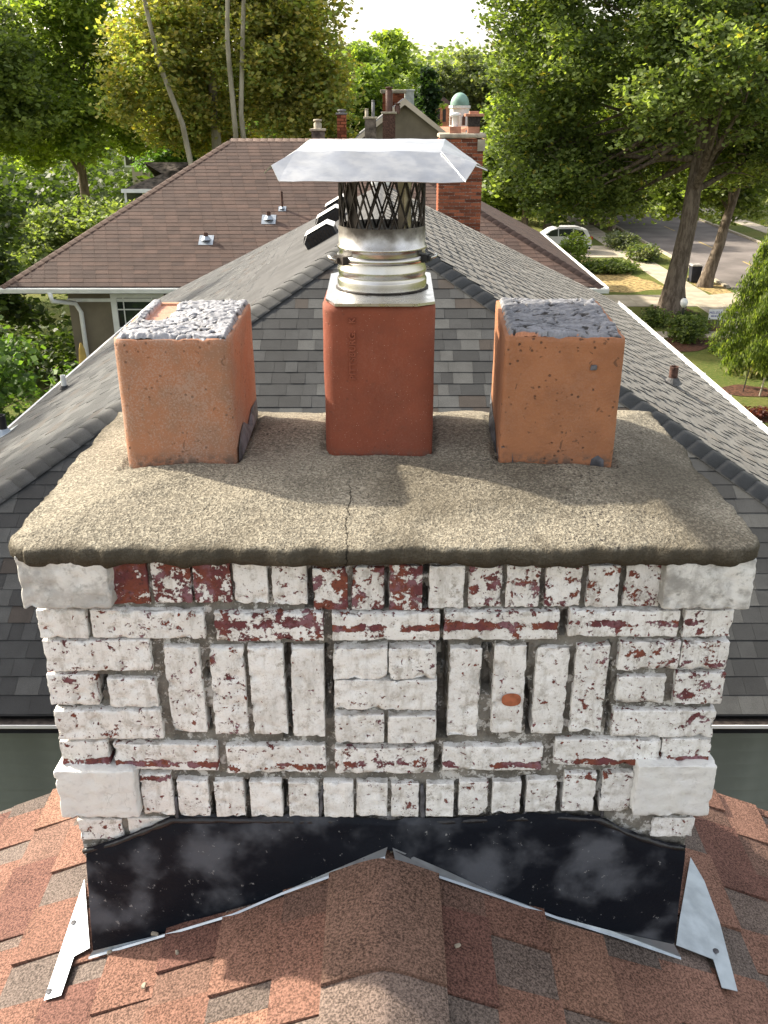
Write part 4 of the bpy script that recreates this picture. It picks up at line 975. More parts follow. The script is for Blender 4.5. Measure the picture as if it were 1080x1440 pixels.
for (x, y, h_, lab) in ((290, 338, .18, 'short dark vent pipe low on the brown roof, leftmost of three'), (378, 309, .20, 'stubby black vent pipe in the middle of three on the brown roof'), (397, 294, .42, 'thin tall vent pipe highest on the brown roof, rightmost of three')):
    pipe_vent(x, y, bc[0], N1, h_, .055 if h_ < .4 else .03, M['rust'], lab, M['galv'], 'vent pipes on the brown roof')

# tall dark brick chimney in the gap between the roofs
cx0 = P(617, 250, Y=20.9).x; cx1 = P(678, 250, Y=20.9).x; czt = P(640, 194, Y=20.9).z
bk = thing('brick_chimney', ((cx0+cx1)/2, 21.2, 0), 'tall dark red brick chimney with cream cap behind the right side of the metal hood', 'chimney')
MB().box(cx0+.012, cx1-.012, 20.912, 21.55, 0, czt-.03).build('mortar_core', M['mortar'], bk)
cw = cx1-cx0; u_ = None; rows = 62; hb = .072
def shared_brick(w_, d_, h_):
    mb = MB(); b = .006; mb.box(-w_/2, w_/2, -d_/2, d_/2, -h_/2, h_/2); me = bpy.data.meshes.new('brick'); me.from_pydata(mb.v, [], mb.f); me.materials.append(M['redbrick']); return me
full_w = (cw-.01*3)/4; mF = shared_brick(full_w, .1, hb-.012); mH = shared_brick(full_w/2-.005, .1, hb-.012); mS = shared_brick(.1, .2, hb-.012)
rest = MB()
for r_ in range(rows):
    z = czt-hb*(r_+.5)-.02; x = cx0; k = 0
    while x < cx1-.02:
        half = (r_ % 2 and (k == 0)) or (cx1-x < full_w*.9); me = mH if half else mF; w2 = full_w/2-.005 if half else full_w
        o = bpy.data.objects.new('brick', me); C.objects.link(o); o.location = (x+w2/2, 20.95+random.uniform(-.003, .003), z); par(o, bk); x += w2+.01; k += 1
        if k > 6: break
for r_ in range(rows):
    z = czt-hb*(r_+.5)-.02
    for k in range(3):
        for sx in (cx0+.045, cx1-.045): rest.box(sx-.05, sx+.05, 21.005+k*.19, 21.185+k*.19, z-hb/2+.006, z+hb/2-.006)
o = rest.build('flank_bricks', M['redbrick'], bk); o['kind'] = 'stuff'
rbox(cw+.07, .78, .09, .03, .06, .012, 3, 8).build('mortar_crown', M['lime'], bk, True); bpy.context.scene.collection.objects[-1]
o = [q for q in bk.children if q.name.startswith('mortar_crown')][0]; o.location = Vector(((cx0+cx1)/2+.02, 21.25, czt+.04))-bk.location
o = MB().box(cx1-.13, cx1+.03, 20.86, 21.05, czt-.26, czt-.03).build('corner_block', M['lime'], bk)
for xx, nm in ((P(640, 180, Y=21.2).x, 0), (P(666, 180, Y=21.2).x, 1)):
    f2 = MB().box(xx-.12, xx+.12, 21.08, 21.36, czt+.05, czt+.22).build('flue_pot', M['copper'], bk)
    if nm: MB().box(xx-.13, xx+.13, 21.06, 21.38, czt+.22, czt+.42).build('screen', M['sooty'], f2); mb = MB(); mb.box(xx-.20, xx+.20, 20.98, 21.44, czt+.42, czt+.47); mb.box(xx-.1, xx+.1, 21.1, 21.35, czt+.47, czt+.52); mb.build('cap_lid', M['copper'], f2)
    else: MB().lathe([(.07, czt+.22), (.07, czt+.42), (.12, czt+.43), (.12, czt+.48), (.04, czt+.50)], 16, (xx, 21.22)).build('pot', M['white'], f2, True)

# ------------------------------------------------------------------ houses and chimneys further up the street
def far_chimney(name, px0, px1, pyt, pyb, Y, mat, label, cap=True, pots=(), capmat='lime', pcol='copper', cat='chimney', deep=None):
    a = P(px0, (pyt+pyb)/2, Y=Y).x; b = P(px1, (pyt+pyb)/2, Y=Y).x; zt = P(540, pyt, Y=Y).z; zb = P(540, pyb+25, Y=Y).z; d_ = deep or (b-a)*.8
    t = thing(name, ((a+b)/2, Y+d_/2, zb), label, cat)
    MB().box(a, b, Y, Y+d_, zb, zt).build('stack', mat, t, loc=((a+b)/2, Y+d_/2, zb))
    if mat is M['redbrick']:
        hb2 = .1; wb = .26; z = zt-.06; r_ = 0
        while z > zb+.6 and r_ < 26:
            x = a + (0 if r_ % 2 else -wb/2)
            while x < b:
                xa, xb = max(x, a), min(x+wb-.03, b)
                if xb-xa > .03: o = bpy.data.objects.new('brick', unit_brick()); C.objects.link(o); o.location = ((xa+xb)/2, Y-.006, z); o.scale = (xb-xa, .03, hb2-.025); par(o, t)
                x += wb
            z -= hb2; r_ += 1
    if cap: o = rbox((b-a)*1.22, d_*1.25, (b-a)*.16, (b-a)*.05, (b-a)*.2, .01, 4, 5).build('crown', M[capmat], None, True); o.location = ((a+b)/2, Y+d_/2, zt+(b-a)*.07); par(o, t)
    for (p0, p1, pt, pm) in pots:
        xa = P(p0, pyt, Y=Y).x; xb = P(p1, pyt, Y=Y).x; zz = P(540, pt, Y=Y).z; r2 = (xb-xa)/2
        mb = MB(); mb.lathe([(r2, zt), (r2, zz-r2*.9), (r2*.75, zz-r2*.8), (r2*.75, zz-r2*.45), (r2*1.15, zz-r2*.4), (r2*1.05, zz), (0.001, zz+.01)], 14, ((xa+xb)/2, Y+d_/2)); mb.build('flue_pot', M[pm], t, True, loc=((a+b)/2, Y+d_/2, zt))
    return t
_ub = []
def unit_brick():
    if not _ub:
        mb = MB().box(-.5, .5, -.5, .5, -.5, .5); me = bpy.data.meshes.new('brick'); me.from_pydata(mb.v, [], mb.f); me.materials.append(M['redbrick']); _ub.append(me)
    return _ub[0]
M['soot_stone'] = plain('soot_streaked_stucco', (.12, .10, .085), .9, 0, .5, 4, .004); M['brown_pot'] = plain('brown_glazed_pot', (.10, .05, .035), .5, 0, .2, 6)
M['pale_block'] = plain('painted_white_brick', (.60, .64, .64), .8, 0, .12, 5, .006, 30); M['grey_slate'] = plain('grey_far_shingle', (.16, .16, .165), .8, 0, .25, 5, .01, 12)
M['cream'] = plain('cream_stucco', (.50, .44, .36), .85, 0, .1, 1)
far_chimney('low_chimney', 438, 456, 184, 195, 31.3, M['soot_stone'], 'short sooty stucco chimney with one pale pot on the brown ridge, leftmost of the row', True, ((441, 452, 168, 'lime'),))
far_chimney('slender_chimney', 474, 487, 161, 195, 33, M['redbrick'], 'slender red brick chimney with dark green cap behind the brown ridge', True, ((475, 486, 154, 'grey_slate'),), 'grey_slate')
far_chimney('twin_pot_chimney', 513, 529, 167, 195, 40, M['soot_stone'], 'sooty chimney with wide pale cap and a thin grey pipe, left of the largest stack', True, ((513, 518, 153, 'lime'), (522.5, 527, 141, 'grey_slate')))
far_chimney('broad_chimney', 538, 556, 160, 196, 42, M['rust'], 'broad rust streaked chimney with pale slab cap and tall brown pot', True, ((542, 552, 122, 'brown_pot'), (555, 563, 145, 'brown_pot')))
far_chimney('ribbed_chimney', 538, 568, 131, 185, 52, M['redbrick'], 'wide red brick chimney standing behind the tall brown pot', True, ())
far_chimney('white_chimney', 569, 582, 128, 175, 55, M['pale_block'], 'tall white painted chimney with pale slab cap, right of the brick stacks', True, (), 'pale_block')
def gable_house(name, px0, px1, ridge_py, eave_py, Y, depth, label, roofm, wallm, ridge_dir='y', h0=0):
    a = P(px0, eave_py, Y=Y).x; b = P(px1, eave_py, Y=Y).x; ze = P(540, eave_py, Y=Y).z; zr = P(540, ridge_py, Y=Y+(0 if ridge_dir == 'y' else depth/2)).z
    t = thing(name, ((a+b)/2, Y+depth/2, 0), label, 'house'); mb = MB(); c_ = (a+b)/2
    if ridge_dir == 'y':
        mb.add([(a, Y, ze), (b, Y, ze), (b, Y+depth, ze), (a, Y+depth, ze), (c_, Y, zr), (c_, Y+depth, zr)], [(0,4,5,3), (1,2,5,4), (0,3,2,1)])
        wl = MB().box(a+.3, b-.3, Y+.3, Y+depth-.3, 0, ze-.05); wl.add([(a+.3, Y+.3, ze-.04), (b-.3, Y+.3, ze-.04), (c_, Y+.3, zr-.15)], [(0,1,2)])
        rk = MB()
        for e_ in (a, b): 
            d_ = Vector((c_-e_, 0, zr-ze)); n_ = Vector((-d_.z, 0, d_.x)).normalized()*(1 if e_ == a else -1)
            p = [Vector((e_, Y-.05, ze)), Vector((c_, Y-.05, zr)), Vector((c_, Y-.05, zr-.28)), Vector((e_, Y-.05, ze-.22))]; rk.add(p+[q+Vector((0,.04,0)) for q in p], [(0,1,2,3), (7,6,5,4), (0,4,5,1), (3,2,6,7)])
        rk.build('rake_board', M['cream'], t)
    else:
        mb.add([(a, Y, ze), (b, Y, ze), (b, Y+depth, ze), (a, Y+depth, ze), (a+depth*.4, Y+depth/2, zr), (b-depth*.4, Y+depth/2, zr)], [(0,1,5,4), (1,2,5), (2,3,4,5), (3,0,4), (0,3,2,1)])
        wl = MB().box(a+.4, b-.4, Y+.4, Y+depth-.4, 0, ze-.05)
        MB().box(a-.05, b+.05, Y-.08, Y-.001, ze-.16, ze+.01).build('fascia', M['white'], t)
    mb.build('roof', roofm, t); wl.build('wall', wallm, t); return t
gable_house('grey_gabled_house', 498, 640, 138, 196, 46, 11, 'grey shingled gable house with cream rake boards beyond the brown roof', M['grey_slate'], M['taupe'])
gable_house('low_roofed_house', 585, 640, 178, 200, 58, 9, 'low tan tiled roof glimpsed right of the white chimney', M['terracotta_roof'], M['cream'], 'x')
gr_ = gable_house('garage', 172, 262, 228, 266, 46, 7, 'small detached garage with dark hip roof and pale wall under the trees at left', M['soot_stone'], M['cream'], 'x')
fh = gable_house('pale_house', 172, 222, 150, 206, 72, 8, 'pale house with pinkish wall and white window half hidden by the trees at left', M['grey_slate'], M['cream'], 'x')
def add_window(t, px, py, Y, w_, h_):
    c_ = P(px, py, Y=Y); f_ = MB().box(c_.x-w_/2, c_.x+w_/2, Y-.06, Y, c_.z-h_/2, c_.z+h_/2).build('window', M['white'], t); MB().box(c_.x-w_*.38, c_.x+w_*.38, Y-.075, Y-.062, c_.z-h_*.42, c_.z+h_*.42).build('pane', M['glass'], f_)
add_window(fh, 184, 219, 72.4, 1.1, 1.6); add_window(fh, 206, 219, 72.4, 1.1, 1.6); add_window(gr_, 190, 278, 46.4, 1.0, .7)
# domed tower
TY = 112; tc = P(646, 165, Y=TY)
tw = thing('domed_tower', (tc.x, TY, 0), 'white octagonal tower with green copper dome between the treetops', 'tower')
zt = P(646, 148, Y=TY).z; zb_ = P(646, 186, Y=TY).z; rt = 1.1
mb = MB(); mb.lathe([(rt*1.5, 0), (rt*1.5, zb_-1.2), (rt*1.55, zb_-1.1), (rt*1.55, zb_-.9), (rt*1.05, zb_-.8), (rt, zt-.35), (rt*1.12, zt-.3), (rt*1.12, zt-.02)], 8, (tc.x, TY)); mb.build('tower_shaft', M['white'], tw)
mb = MB(); zd = P(646, 130, Y=TY).z; mb.lathe([(rt*.98*math.cos(R(k*9)), zt+(zd-zt)*math.sin(R(k*9))) for k in range(11)], 24, (tc.x, TY)); mb.build('dome', M['verdigris'], tw, True)
for k in range(8):
    t_ = R(k*45+22.5); T = Matrix.Translation((tc.x+math.cos(t_)*rt*.97, TY+math.sin(t_)*rt*.97, (zt+zb_)/2-.1)) @ Matrix.Rotation(t_+R(90), 4, 'Z')
    mb = MB(); pts = [(-.2, -.55), (.2, -.55), (.2, .25), (.12, .42), (0, .5), (-.12, .42), (-.2, .25)]; mb.add([T @ Vector((x, -.05, z)) for x, z in pts], [tuple(range(7))]); mb.build('arched_window', M['brown_pot'], tw)
tb_ = thing('belfry', (P(620, 170, Y=118).x, 118, 0), 'small orange belfry with pointed tile roof left of the green dome', 'tower')
c_ = P(620, 165, Y=118); mb = MB(); mb.box(c_.x-.9, c_.x+.9, 117.2, 119, 0, P(620, 148, Y=118).z); mb.build('shaft', M['terracotta_roof'], tb_)
mb = MB(); zz = P(620, 148, Y=118).z; mb.lathe([(1.6, zz), (.05, P(620, 134, Y=118).z)], 4, (c_.x, 118)); mb.build('pointed_roof', M['rust'], tb_)
for dx in (-.35, .35): MB().box(c_.x+dx-.2, c_.x+dx+.2, 117.15, 117.19, zz-1.8, zz-.4).build('opening', M['black'], tb_)
gable_house('church', 624, 700, 186, 197, 106, 10, 'pale building with orange tiled roof below the domed tower', M['terracotta_roof'], M['cream'], 'x')

# ------------------------------------------------------------------ trees
rng = np.random.default_rng(5)
def leaf_mesh(name, centers, size, cols, mat, parent=None, flat=.5, aspect=1.6, droop=0.):
    n = len(centers); a = rng.uniform(0, 2*np.pi, n)
    nz = rng.normal(size=(n, 3)); nz[:, 2] = np.abs(nz[:, 2])+flat; nz /= np.linalg.norm(nz, axis=1)[:, None]
    d = np.stack([np.cos(a), np.sin(a), np.full(n, -droop)], 1); d -= nz*(d*nz).sum(1)[:, None]; d /= np.linalg.norm(d, axis=1)[:, None]+1e-9
    if droop > 1: d = np.stack([np.cos(a)*.4, np.sin(a)*.4, -np.ones(n)], 1); d /= np.linalg.norm(d, axis=1)[:, None]; nz = np.cross(d, rng.normal(size=(n, 3))); nz /= np.linalg.norm(nz, axis=1)[:, None]
    e = np.cross(nz, d); s = (size*rng.uniform(.5, 1.4, n))[:, None]
    v = np.empty((n, 4, 3), np.float32); v[:, 0] = centers-d*s*.5*aspect; v[:, 1] = centers+e*s*.5-nz*s*.10; v[:, 2] = centers+d*s*.5*aspect; v[:, 3] = centers-e*s*.5-nz*s*.10
    me = bpy.data.meshes.new(name); me.vertices.add(n*4); me.vertices.foreach_set('co', v.ravel()); me.loops.add(n*4); me.loops.foreach_set('vertex_index', np.arange(n*4, dtype=np.int32))
    me.polygons.add(n); me.polygons.foreach_set('loop_start', np.arange(0, n*4, 4, dtype=np.int32)); me.polygons.foreach_set('loop_total', np.full(n, 4, np.int32)); me.materials.append(mat); me.update(calc_edges=True)
    at = me.color_attributes.new('Col', 'FLOAT_COLOR', 'POINT'); c = np.ones((n, 4, 4), np.float32); c[:, :, :3] = cols[:, None, :]; at.data.foreach_set('color', c.ravel())
    o = bpy.data.objects.new(name, me); C.objects.link(o)
    if parent: par(o, parent)
    return o
GREENS = np.array([(.060, .105, .022), (.085, .135, .030), (.045, .085, .020), (.11, .16, .035)])
def crown_pts(blobs, n, clump, shell=.55, per=None):
    """leaf positions gathered in clumps inside a union of ellipsoids"""
    vol = np.array([b[3]*b[4]*b[5] for b in blobs])**(2/3); nb = rng.multinomial(n, vol/vol.sum()); out = []; cid = []
    for b, k in zip(blobs, nb):
        m_ = max(3, int(k/(per or 45))); d = rng.normal(size=(m_, 3)); d /= np.linalg.norm(d, axis=1)[:, None]; r = (shell+(1-shell)*rng.random(m_)**.6)*rng.uniform(.82, 1.10, m_)
        r = np.where(rng.random(m_) < .22, rng.random(m_)*shell, r)
        cc = np.array(b[:3])+d*r[:, None]*np.array(b[3:6]); w_ = rng.integers(0, m_, k)
        off = rng.normal(size=(k, 3))*clump*np.array([1, 1, .55]); out.append(cc[w_]+off); cid.append(w_+len(cid)*10000)
    return np.concatenate(out), np.concatenate(cid)
def split(blobs, k=7):
    out = []; rg = random.Random(int(abs(blobs[0][0]*10)))
    for b in blobs:
        if b[3] < 1.6: out.append(b); continue
        out.append((b[0], b[1], b[2], b[3]*.55, b[4]*.55, b[5]*.55))
        for i in range(k):
            z = 1-2*(i+.5)/k; a = i*2.4+rg.random(); q = math.sqrt(1-z*z)*.66; f_ = rg.uniform(.32, .50)
            out.append((b[0]+b[3]*q*math.cos(a), b[1]+b[4]*q*math.sin(a), b[2]+b[5]*z*.66, b[3]*f_, b[4]*f_, b[5]*f_*.85))
    return out
def tree(name, x, y, h, r, label, blobs, n, size, pal, clump=.45, bark='bark', lean=(0, 0), limbs=9, cat='tree', group=None, gaps=.55, mat='leaf', forks=1, droop=0., z0=0, trunk_to=.62, per=None, flare=1.35, warm=None, extra=()):
    t = thing(name, (x, y, z0), label, cat, group)
    mb = MB(); rg = random.Random(int(abs(x*13+y*7)))
    top = Vector((x+lean[0], y+lean[1], z0+h*trunk_to)); base = Vector((x, y, z0-.1))
    def wav(a, b, n_, amp): 
        return [a.lerp(b, i/n_)+Vector((rg.uniform(-1, 1), rg.uniform(-1, 1), 0))*amp*(0 if i in (0,) else 1) for i in range(n_+1)]
    for f_ in range(forks):
        tp = top if forks == 1 else top+Vector((rg.uniform(-1, 1)*h*.12, rg.uniform(-1, 1)*h*.06, 0)); ln = wav(base, tp, 9, r*.13)
        rad = [r*(flare if i == 0 else 1.08 if i == 1 else 1)*(1-.62*i/9) for i in range(10)]
        if forks > 1: rad = [q*.7 for q in rad]
        mb.tube(ln, rad, 12, cap=False)
        for k in range(limbs):
            i = rg.randint(4, 9); a = ln[i]; b_ = rg.choice(blobs); tgt = Vector(b_[:3])+Vector((rg.uniform(-.6, .6)*b_[3], rg.uniform(-.6, .6)*b_[4], rg.uniform(-.3, .6)*b_[5]))
            mid = a.lerp(tgt, .45)+Vector((0, 0, -.06*(tgt-a).length+.3)); rr_ = rad[i]*.5
            pp = [a, a.lerp(mid, .5), mid, mid.lerp(tgt, .5)+Vector((rg.uniform(-.3, .3), rg.uniform(-.3, .3), .2)), tgt]; mb.tube(pp, [rr_, rr_*.8, rr_*.6, rr_*.35, rr_*.12], 7, cap=False)
            for q in range(3):
                s_ = pp[rg.randint(2, 3)]; e_ = s_+Vector((rg.uniform(-1, 1), rg.uniform(-1, 1), rg.uniform(-.2, 1)))*(h*.10); mb.tube([s_, s_.lerp(e_, .5)+Vector((0, 0, .1)), e_], [rr_*.3, rr_*.2, rr_*.06], 5, cap=False)
    for ex_ in extra: mb.tube(ex_, [r*.46*(1-.6*i/len(ex_)) for i in range(len(ex_))], 9, cap=False)
    mb.build('trunk', M[bark], t, True, loc=(x, y, z0))
    pts, cid = crown_pts(split(blobs) if 'evergreen' not in name else blobs, n, clump*.8, gaps, per); pal = np.array(pal); 
    cr_ = np.random.default_rng(abs(int(x*31+y))).random(cid.max()+1); kk = np.clip((cr_[cid]*.6+rng.random(len(pts))*.4)*len(pal), 0, len(pal)-1).astype(int)
    cols = pal[kk]*rng.uniform(.75, 1.3, len(pts))[:, None]*(.8+.45*cr_[cid])[:, None]
    if warm is not None: wm = rng.random(len(pts)) < warm[0]; cols[wm] = np.array(warm[1])*rng.uniform(.7, 1.2, wm.sum())[:, None]
    leaf_mesh('crown', pts, size, cols.astype(np.float32), M[mat], t, droop=droop); return t
G1 = [(.075, .108, .032), (.105, .145, .042), (.145, .190, .058), (.20, .24, .085)]
G2 = [(.038, .062, .016), (.056, .088, .022), (.080, .12, .03)]
G3 = [(.17, .235, .05), (.24, .30, .07), (.13, .19, .045)]
GY = [(.25, .26, .085), (.32, .31, .10), (.20, .245, .075), (.40, .36, .12)]
# big street tree on the right
bl = [(15.5, 45, 13.5, 6.5, 6.0, 5.0), (8.4, 45, 15.6, 4.4, 4, 3.4), (6.9, 46, 12.7, 2.9, 3, 2.6), (9.8, 44.5, 12.0, 4.2, 4.2, 4.2), (20.5, 45, 12.0, 5.5, 5, 4.5), (13, 41, 10.5, 4.5, 3.2, 3.6), (7.5, 46, 9.2, 2.8, 3, 3.2), (18.5, 42, 8.6, 3.8, 3, 2.4), (10.5, 47.5, 7.6, 3.6, 3, 2.8), (15, 48, 8.2, 4, 3, 3), (13.5, 46, 17, 6, 5, 3), (8.0, 45, 6.4, 2.6, 2.2, 1.5), (10.6, 47, 6.0, 2.2, 2, 1.3), (17.3, 46.5, 7.0, 2.4, 2, 1.6), (6.9, 47, 8.4, 2, 2, 2.2), (20.5, 47, 7.4, 3, 2.4, 1.6), (8.5, 46, 5.2, 2, 1.6, 1.4), (11.5, 47.5, 4.9, 1.9, 1.6, 1.3)]
tree('shade_tree', 14.15, 44.6, 17, .50, 'largest broadleaf tree at right, thick trunk beside the driveway', bl, 165000, .148, G1, .44, limbs=26, forks=1, lean=(.7, .3), trunk_to=.75, warm=(.03, (.28, .25, .05)), flare=1.6)
bl = [(19.5, 52.5, 9.5, 4.5, 4, 3.6), (22, 53, 12, 4, 4, 3), (17, 53, 11.5, 3.5, 3.5, 3.5), (19.3, 51.5, 6.6, 2.6, 2.4, 1.6), (18.6, 53.5, 5.4, 2.4, 2, 1.5), (16.4, 54, 4.6, 1.8, 1.5, 1.5), (20.0, 54.5, 4.3, 2.0, 1.6, 1.5), (20.5, 55, 5.8, 2.4, 2, 1.8)]
tree('kerbside_tree', 17.95, 51.3, 12, .36, 'leaning street tree with sunlit trunk by the kerb next to the bin', bl, 55000, .19, G1, .5, lean=(1.6, .5), limbs=10, trunk_to=.6)
for (x, y, h, s, nl, pal, lab) in ((13.4, 77, 8, 1.0, 20000, G1, 'low crowned yard tree left of the far sidewalk'), (18.3, 75.5, 8.5, .9, 22000, G1, 'low branching street tree in front of the taller ones'), (10.6, 71, 10, 1.0, 30000, G1, 'rounded green tree beyond the parked car, right of the brick chimney'), (17.8, 79, 14, 1.3, 42000, G1, 'street tree in the strip beyond the parked car'), (18.2, 92, 15, 1.5, 24000, G2, 'farther street tree, second beyond the parked car'), (12.4, 90, 11, 1.1, 20000, G3, 'light green yard tree to the right of the green dome'), (31, 70, 14, 1.4, 24000, G2, 'broad tree across the street at the right edge'), (29.5, 96, 15, 1.5, 20000, G2, 'tree across the street far behind the thick trunk'), (24, 100, 12, 1.6, 26000, G2, 'broad low crowned tree where the street disappears behind foliage'), (14.2, 84, 10, 1.2, 26000, G1, 'low branching tree at the far end of the sidewalk'), (12.2, 71, 6.2, .9, 16000, G1, 'bushy small tree directly behind the parked car')):
    bl = [(x, y, h*.66, h*.30*s, h*.28*s, h*.30), (x-h*.2*s, y-1, h*.50, h*.2*s, h*.2, h*.22), (x+h*.2*s, y, h*.52, h*.2*s, h*.2, h*.22)]
    if y > 69 and 8 < x < 20: bl[1] = (bl[1][0]+.6, *bl[1][1:]); bl += [(x-1.5, y+2, 3.6, 2.8, 2, 2.7), (x+2.2, y+3, 3.8, 2.6, 2, 2.6)]
    tree('leafy_tree', x, y, h, .03*h, lab, bl, nl, .24 if y > 62 else .2, pal, .55, limbs=7, group='trees along the street')
# left side
bl = [(-14.0, 25.5, 6.2, 4.1, 3.8, 4.0), (-13.2, 24, 4.0, 3.4, 3.4, 3.0), (-15.2, 27, 8.2, 3.4, 3.4, 2.4)]
tree('dense_tree', -14.2, 25.6, 9.6, .22, 'dense dark green tree filling the left edge beside the brown roof', bl, 70000, .14, G2, .35, limbs=8, per=60)
bl = [(-25, 50, 13, 6.5, 5, 6), (-29, 48, 9, 4, 4, 4), (-20.5, 51, 10.5, 3.5, 4, 4)]
tree('tall_tree', -23.6, 50, 18, .42, 'tall tree with dark trunk in the upper left corner', bl, 60000, .20, G1, .5, limbs=10)
bl = [(-18.5, 58, 14, 4.8, 4.5, 6), (-19.5, 56, 8.5, 4.2, 4, 3.4), (-14.5, 58, 9.5, 4, 4, 3.4)]
tree('bright_tree', -18.2, 58, 19, .36, 'bright yellow green tree behind, second from the left at the top', bl, 62000, .20, G3, .5, limbs=9)
bl = [(-8.4, 50, 13.8, 4.8, 4.2, 5.2), (-11.0, 49, 10.4, 2.7, 3.2, 3.6), (-5.0, 50, 12.4, 3.6, 3.6, 4.6), (-8.4, 51, 17.5, 4.4, 4.2, 3), (-4.0, 51, 8.8, 2.6, 2.8, 2.4), (-9.6, 52, 8.6, 3.4, 3, 2)]
tree('sycamore', -8.6, 50.2, 20, .34, 'tall yellowing tree with pale mottled trunks behind the brown roof', bl, 105000, .165, GY, .5, 'bark_pale', limbs=7, forks=1, gaps=.5, trunk_to=.9, warm=(.10, (.40, .32, .08)), extra=[[(-7.2, 46.9, 0), (-7.25, 46.7, 4), (-7.05, 46.5, 8), (-7.15, 46.4, 12), (-6.9, 46.4, 15), (-7.2, 46.4, 19)], [(-6.75, 46.9, 0), (-6.6, 46.6, 5), (-6.75, 46.6, 9), (-6.4, 46.7, 13), (-6.0, 46.8, 17)], [(-9.0, 46.8, 0), (-9.2, 46.6, 6), (-9.5, 46.3, 8.5), (-10.3, 46.2, 11), (-10.7, 46.3, 13.4), (-11.8, 46.6, 18)]])
bl = [(-11.6, 36, 5.0, 2.4, 2.0, 1.2), (-13.6, 35, 4.0, 2., 2., 1.2), (-9.6, 37, 4.6, 1.6, 1.6, 1.0)]
tree('pale_green_tree', -11.8, 36, 6.4, .12, 'low pale green sunlit tree beside the hip of the brown roof', bl, 22000, .13, [(.15, .19, .07), (.19, .23, .09), (.11, .15, .05)], .3, limbs=6)
bl = [(-8.0, 17.2, 4.2, 1.35, 1.5, 1.5), (-8.4, 16.6, 2.6, 1.6, 1.6, 1.3), (-7.5, 15.6, 3.0, .9, .9, .9), (-6.6, 18.8, 3.9, .7, .8, .35), (-8.8, 18, 5.3, .9, .9, .7)]
tree('garden_tree', -8.1, 17.0, 6.0, .07, 'small leafy tree with drooping toothed leaves at the left edge above the eave', bl, 15000, .10, [(.075, .135, .03), (.10, .17, .04), (.055, .10, .025)], .2, limbs=8, droop=.5, per=26, gaps=.3)
bl = [(-6.9, 20.3, 2.2, .9, .8, .7), (-7.3, 20.0, 3.0, .5, .5, .4)]
tree('red_leaved_shrub', -6.9, 20.2, 3.0, .04, 'dark red leaved shrub by the corner of the taupe wall', bl, 5000, .07, [(.11, .03, .02), (.075, .025, .018)], .15, limbs=4, cat='shrub')
bl = [(-12.8, 64, 6.5, 4, 3, 2.4), (-8.5, 63, 6.2, 2.6, 3, 2.2)]
tree('mid_green_tree', -12.0, 63, 8.4, .2, 'medium green tree below the sycamore above the garage roof', bl, 16000, .2, [(.08, .15, .035), (.10, .18, .045)], .4, limbs=6)
bl = [(-14.0, 8.4, 14.3, 5.0, 4.5, 3.6), (-16, 13, 14, 4, 4, 3), (-16, 19, 13.0, 4., 4., 2.8)]  # tree out of view, added and shaped to dapple sun on chimney and roofs
tree('unseen_shade_tree', -14.5, 8.8, 17.5, .3, 'unseen tall loose crowned tree left of the roofs, added to cast dappled shade on the chimney', bl, 9500, .24, G1, .42, limbs=8, gaps=.3, per=150)
# middle distance
for (x, y, h, s, pal, lab) in ((-3.0, 96, 15.5, 1.2, G3, 'rounded green tree on the skyline left of the chimney row'), (-.8, 104, 16.6, 1.0, G3, 'light green tree centred behind the row of chimneys'), (9.5, 128, 16, 1.2, [(.12, .15, .07), (.15, .17, .08)], 'hazy grey green tree on the skyline in the sky gap'), (-12, 110, 17, 1.3, G2, 'tree behind the sycamore on the skyline'), (19, 120, 17, 1.0, G1, 'distant tree behind the right hand street trees')):
    bl = [(x, y, h*.62, h*.26*s, h*.26, h*.36), (x-h*.18*s, y-1, h*.48, h*.2*s, h*.2, h*.26), (x+h*.19*s, y, h*.50, h*.2*s, h*.2, h*.28)]
    tree('distant_tree', x, y, h, .025*h, lab, bl, 26000, .34, pal, .6, limbs=5, group='trees on the skyline')
bl = [(3.7+.2*math.sin(k*2), 84, 1.6+k*1.15, 2.1-k*.2, 2.2-k*.2, 1.2) for k in range(9)]
tree('dark_evergreen', 3.7, 84, 12.2, .2, 'dark pointed evergreen behind the white chimney', bl, 30000, .26, [(.018, .036, .014), (.026, .05, .018)], .3, limbs=4, gaps=.3)
bl = [(2.2+.3*math.sin(k*3), 86, 1.6+k*1.1, 2.6-k*.3, 2.2-k*.25, 1.1) for k in range(8)]
tree('dark_evergreen', 2.2, 86, 10.8, .2, 'second dark evergreen, behind the brick chimneys', bl, 22000, .26, [(.022, .042, .015), (.03, .058, .02)], .3, limbs=4, gaps=.3)
# hillside woods
n = 40000; xx = rng.uniform(-170, 170, n); jj = rng.random(n); yy = 150+jj*110; cl = np.sin(xx*.21+yy*.13)*2+np.sin(xx*.47)*1.3+rng.normal(size=n)*1.4
zz = 16*jj**.7*.7+8+cl; pts = np.stack([xx, yy, zz], 1); cols = np.array(G1)[rng.integers(0, 4, n)]*1.15+np.array([.02, .02, .02]); o = leaf_mesh('hillside_woods', pts, .95, cols.astype(np.float32), M['leaf']); o['kind'] = 'stuff'
n = 20000; xx = rng.uniform(-60, -14, n); yy = rng.uniform(70, 100, n); zz = np.abs(rng.normal(size=n))*2.6+1; pts = np.stack([xx, yy, zz], 1); o = leaf_mesh('undergrowth', pts, .4, (np.array(G2)[rng.integers(0, 3, n)]).astype(np.float32), M['leaf']); o['kind'] = 'stuff'
n = 9000; xx = rng.uniform(-22, -9.2, n); yy = rng.uniform(31, 34.5, n); pts = np.stack([xx, yy, np.abs(rng.normal(size=n))*1.0+.3], 1); o = leaf_mesh('undergrowth', pts, .16, (np.array(G2)[rng.integers(0, 3, n)]).astype(np.float32), M['leaf']); o['kind'] = 'stuff'

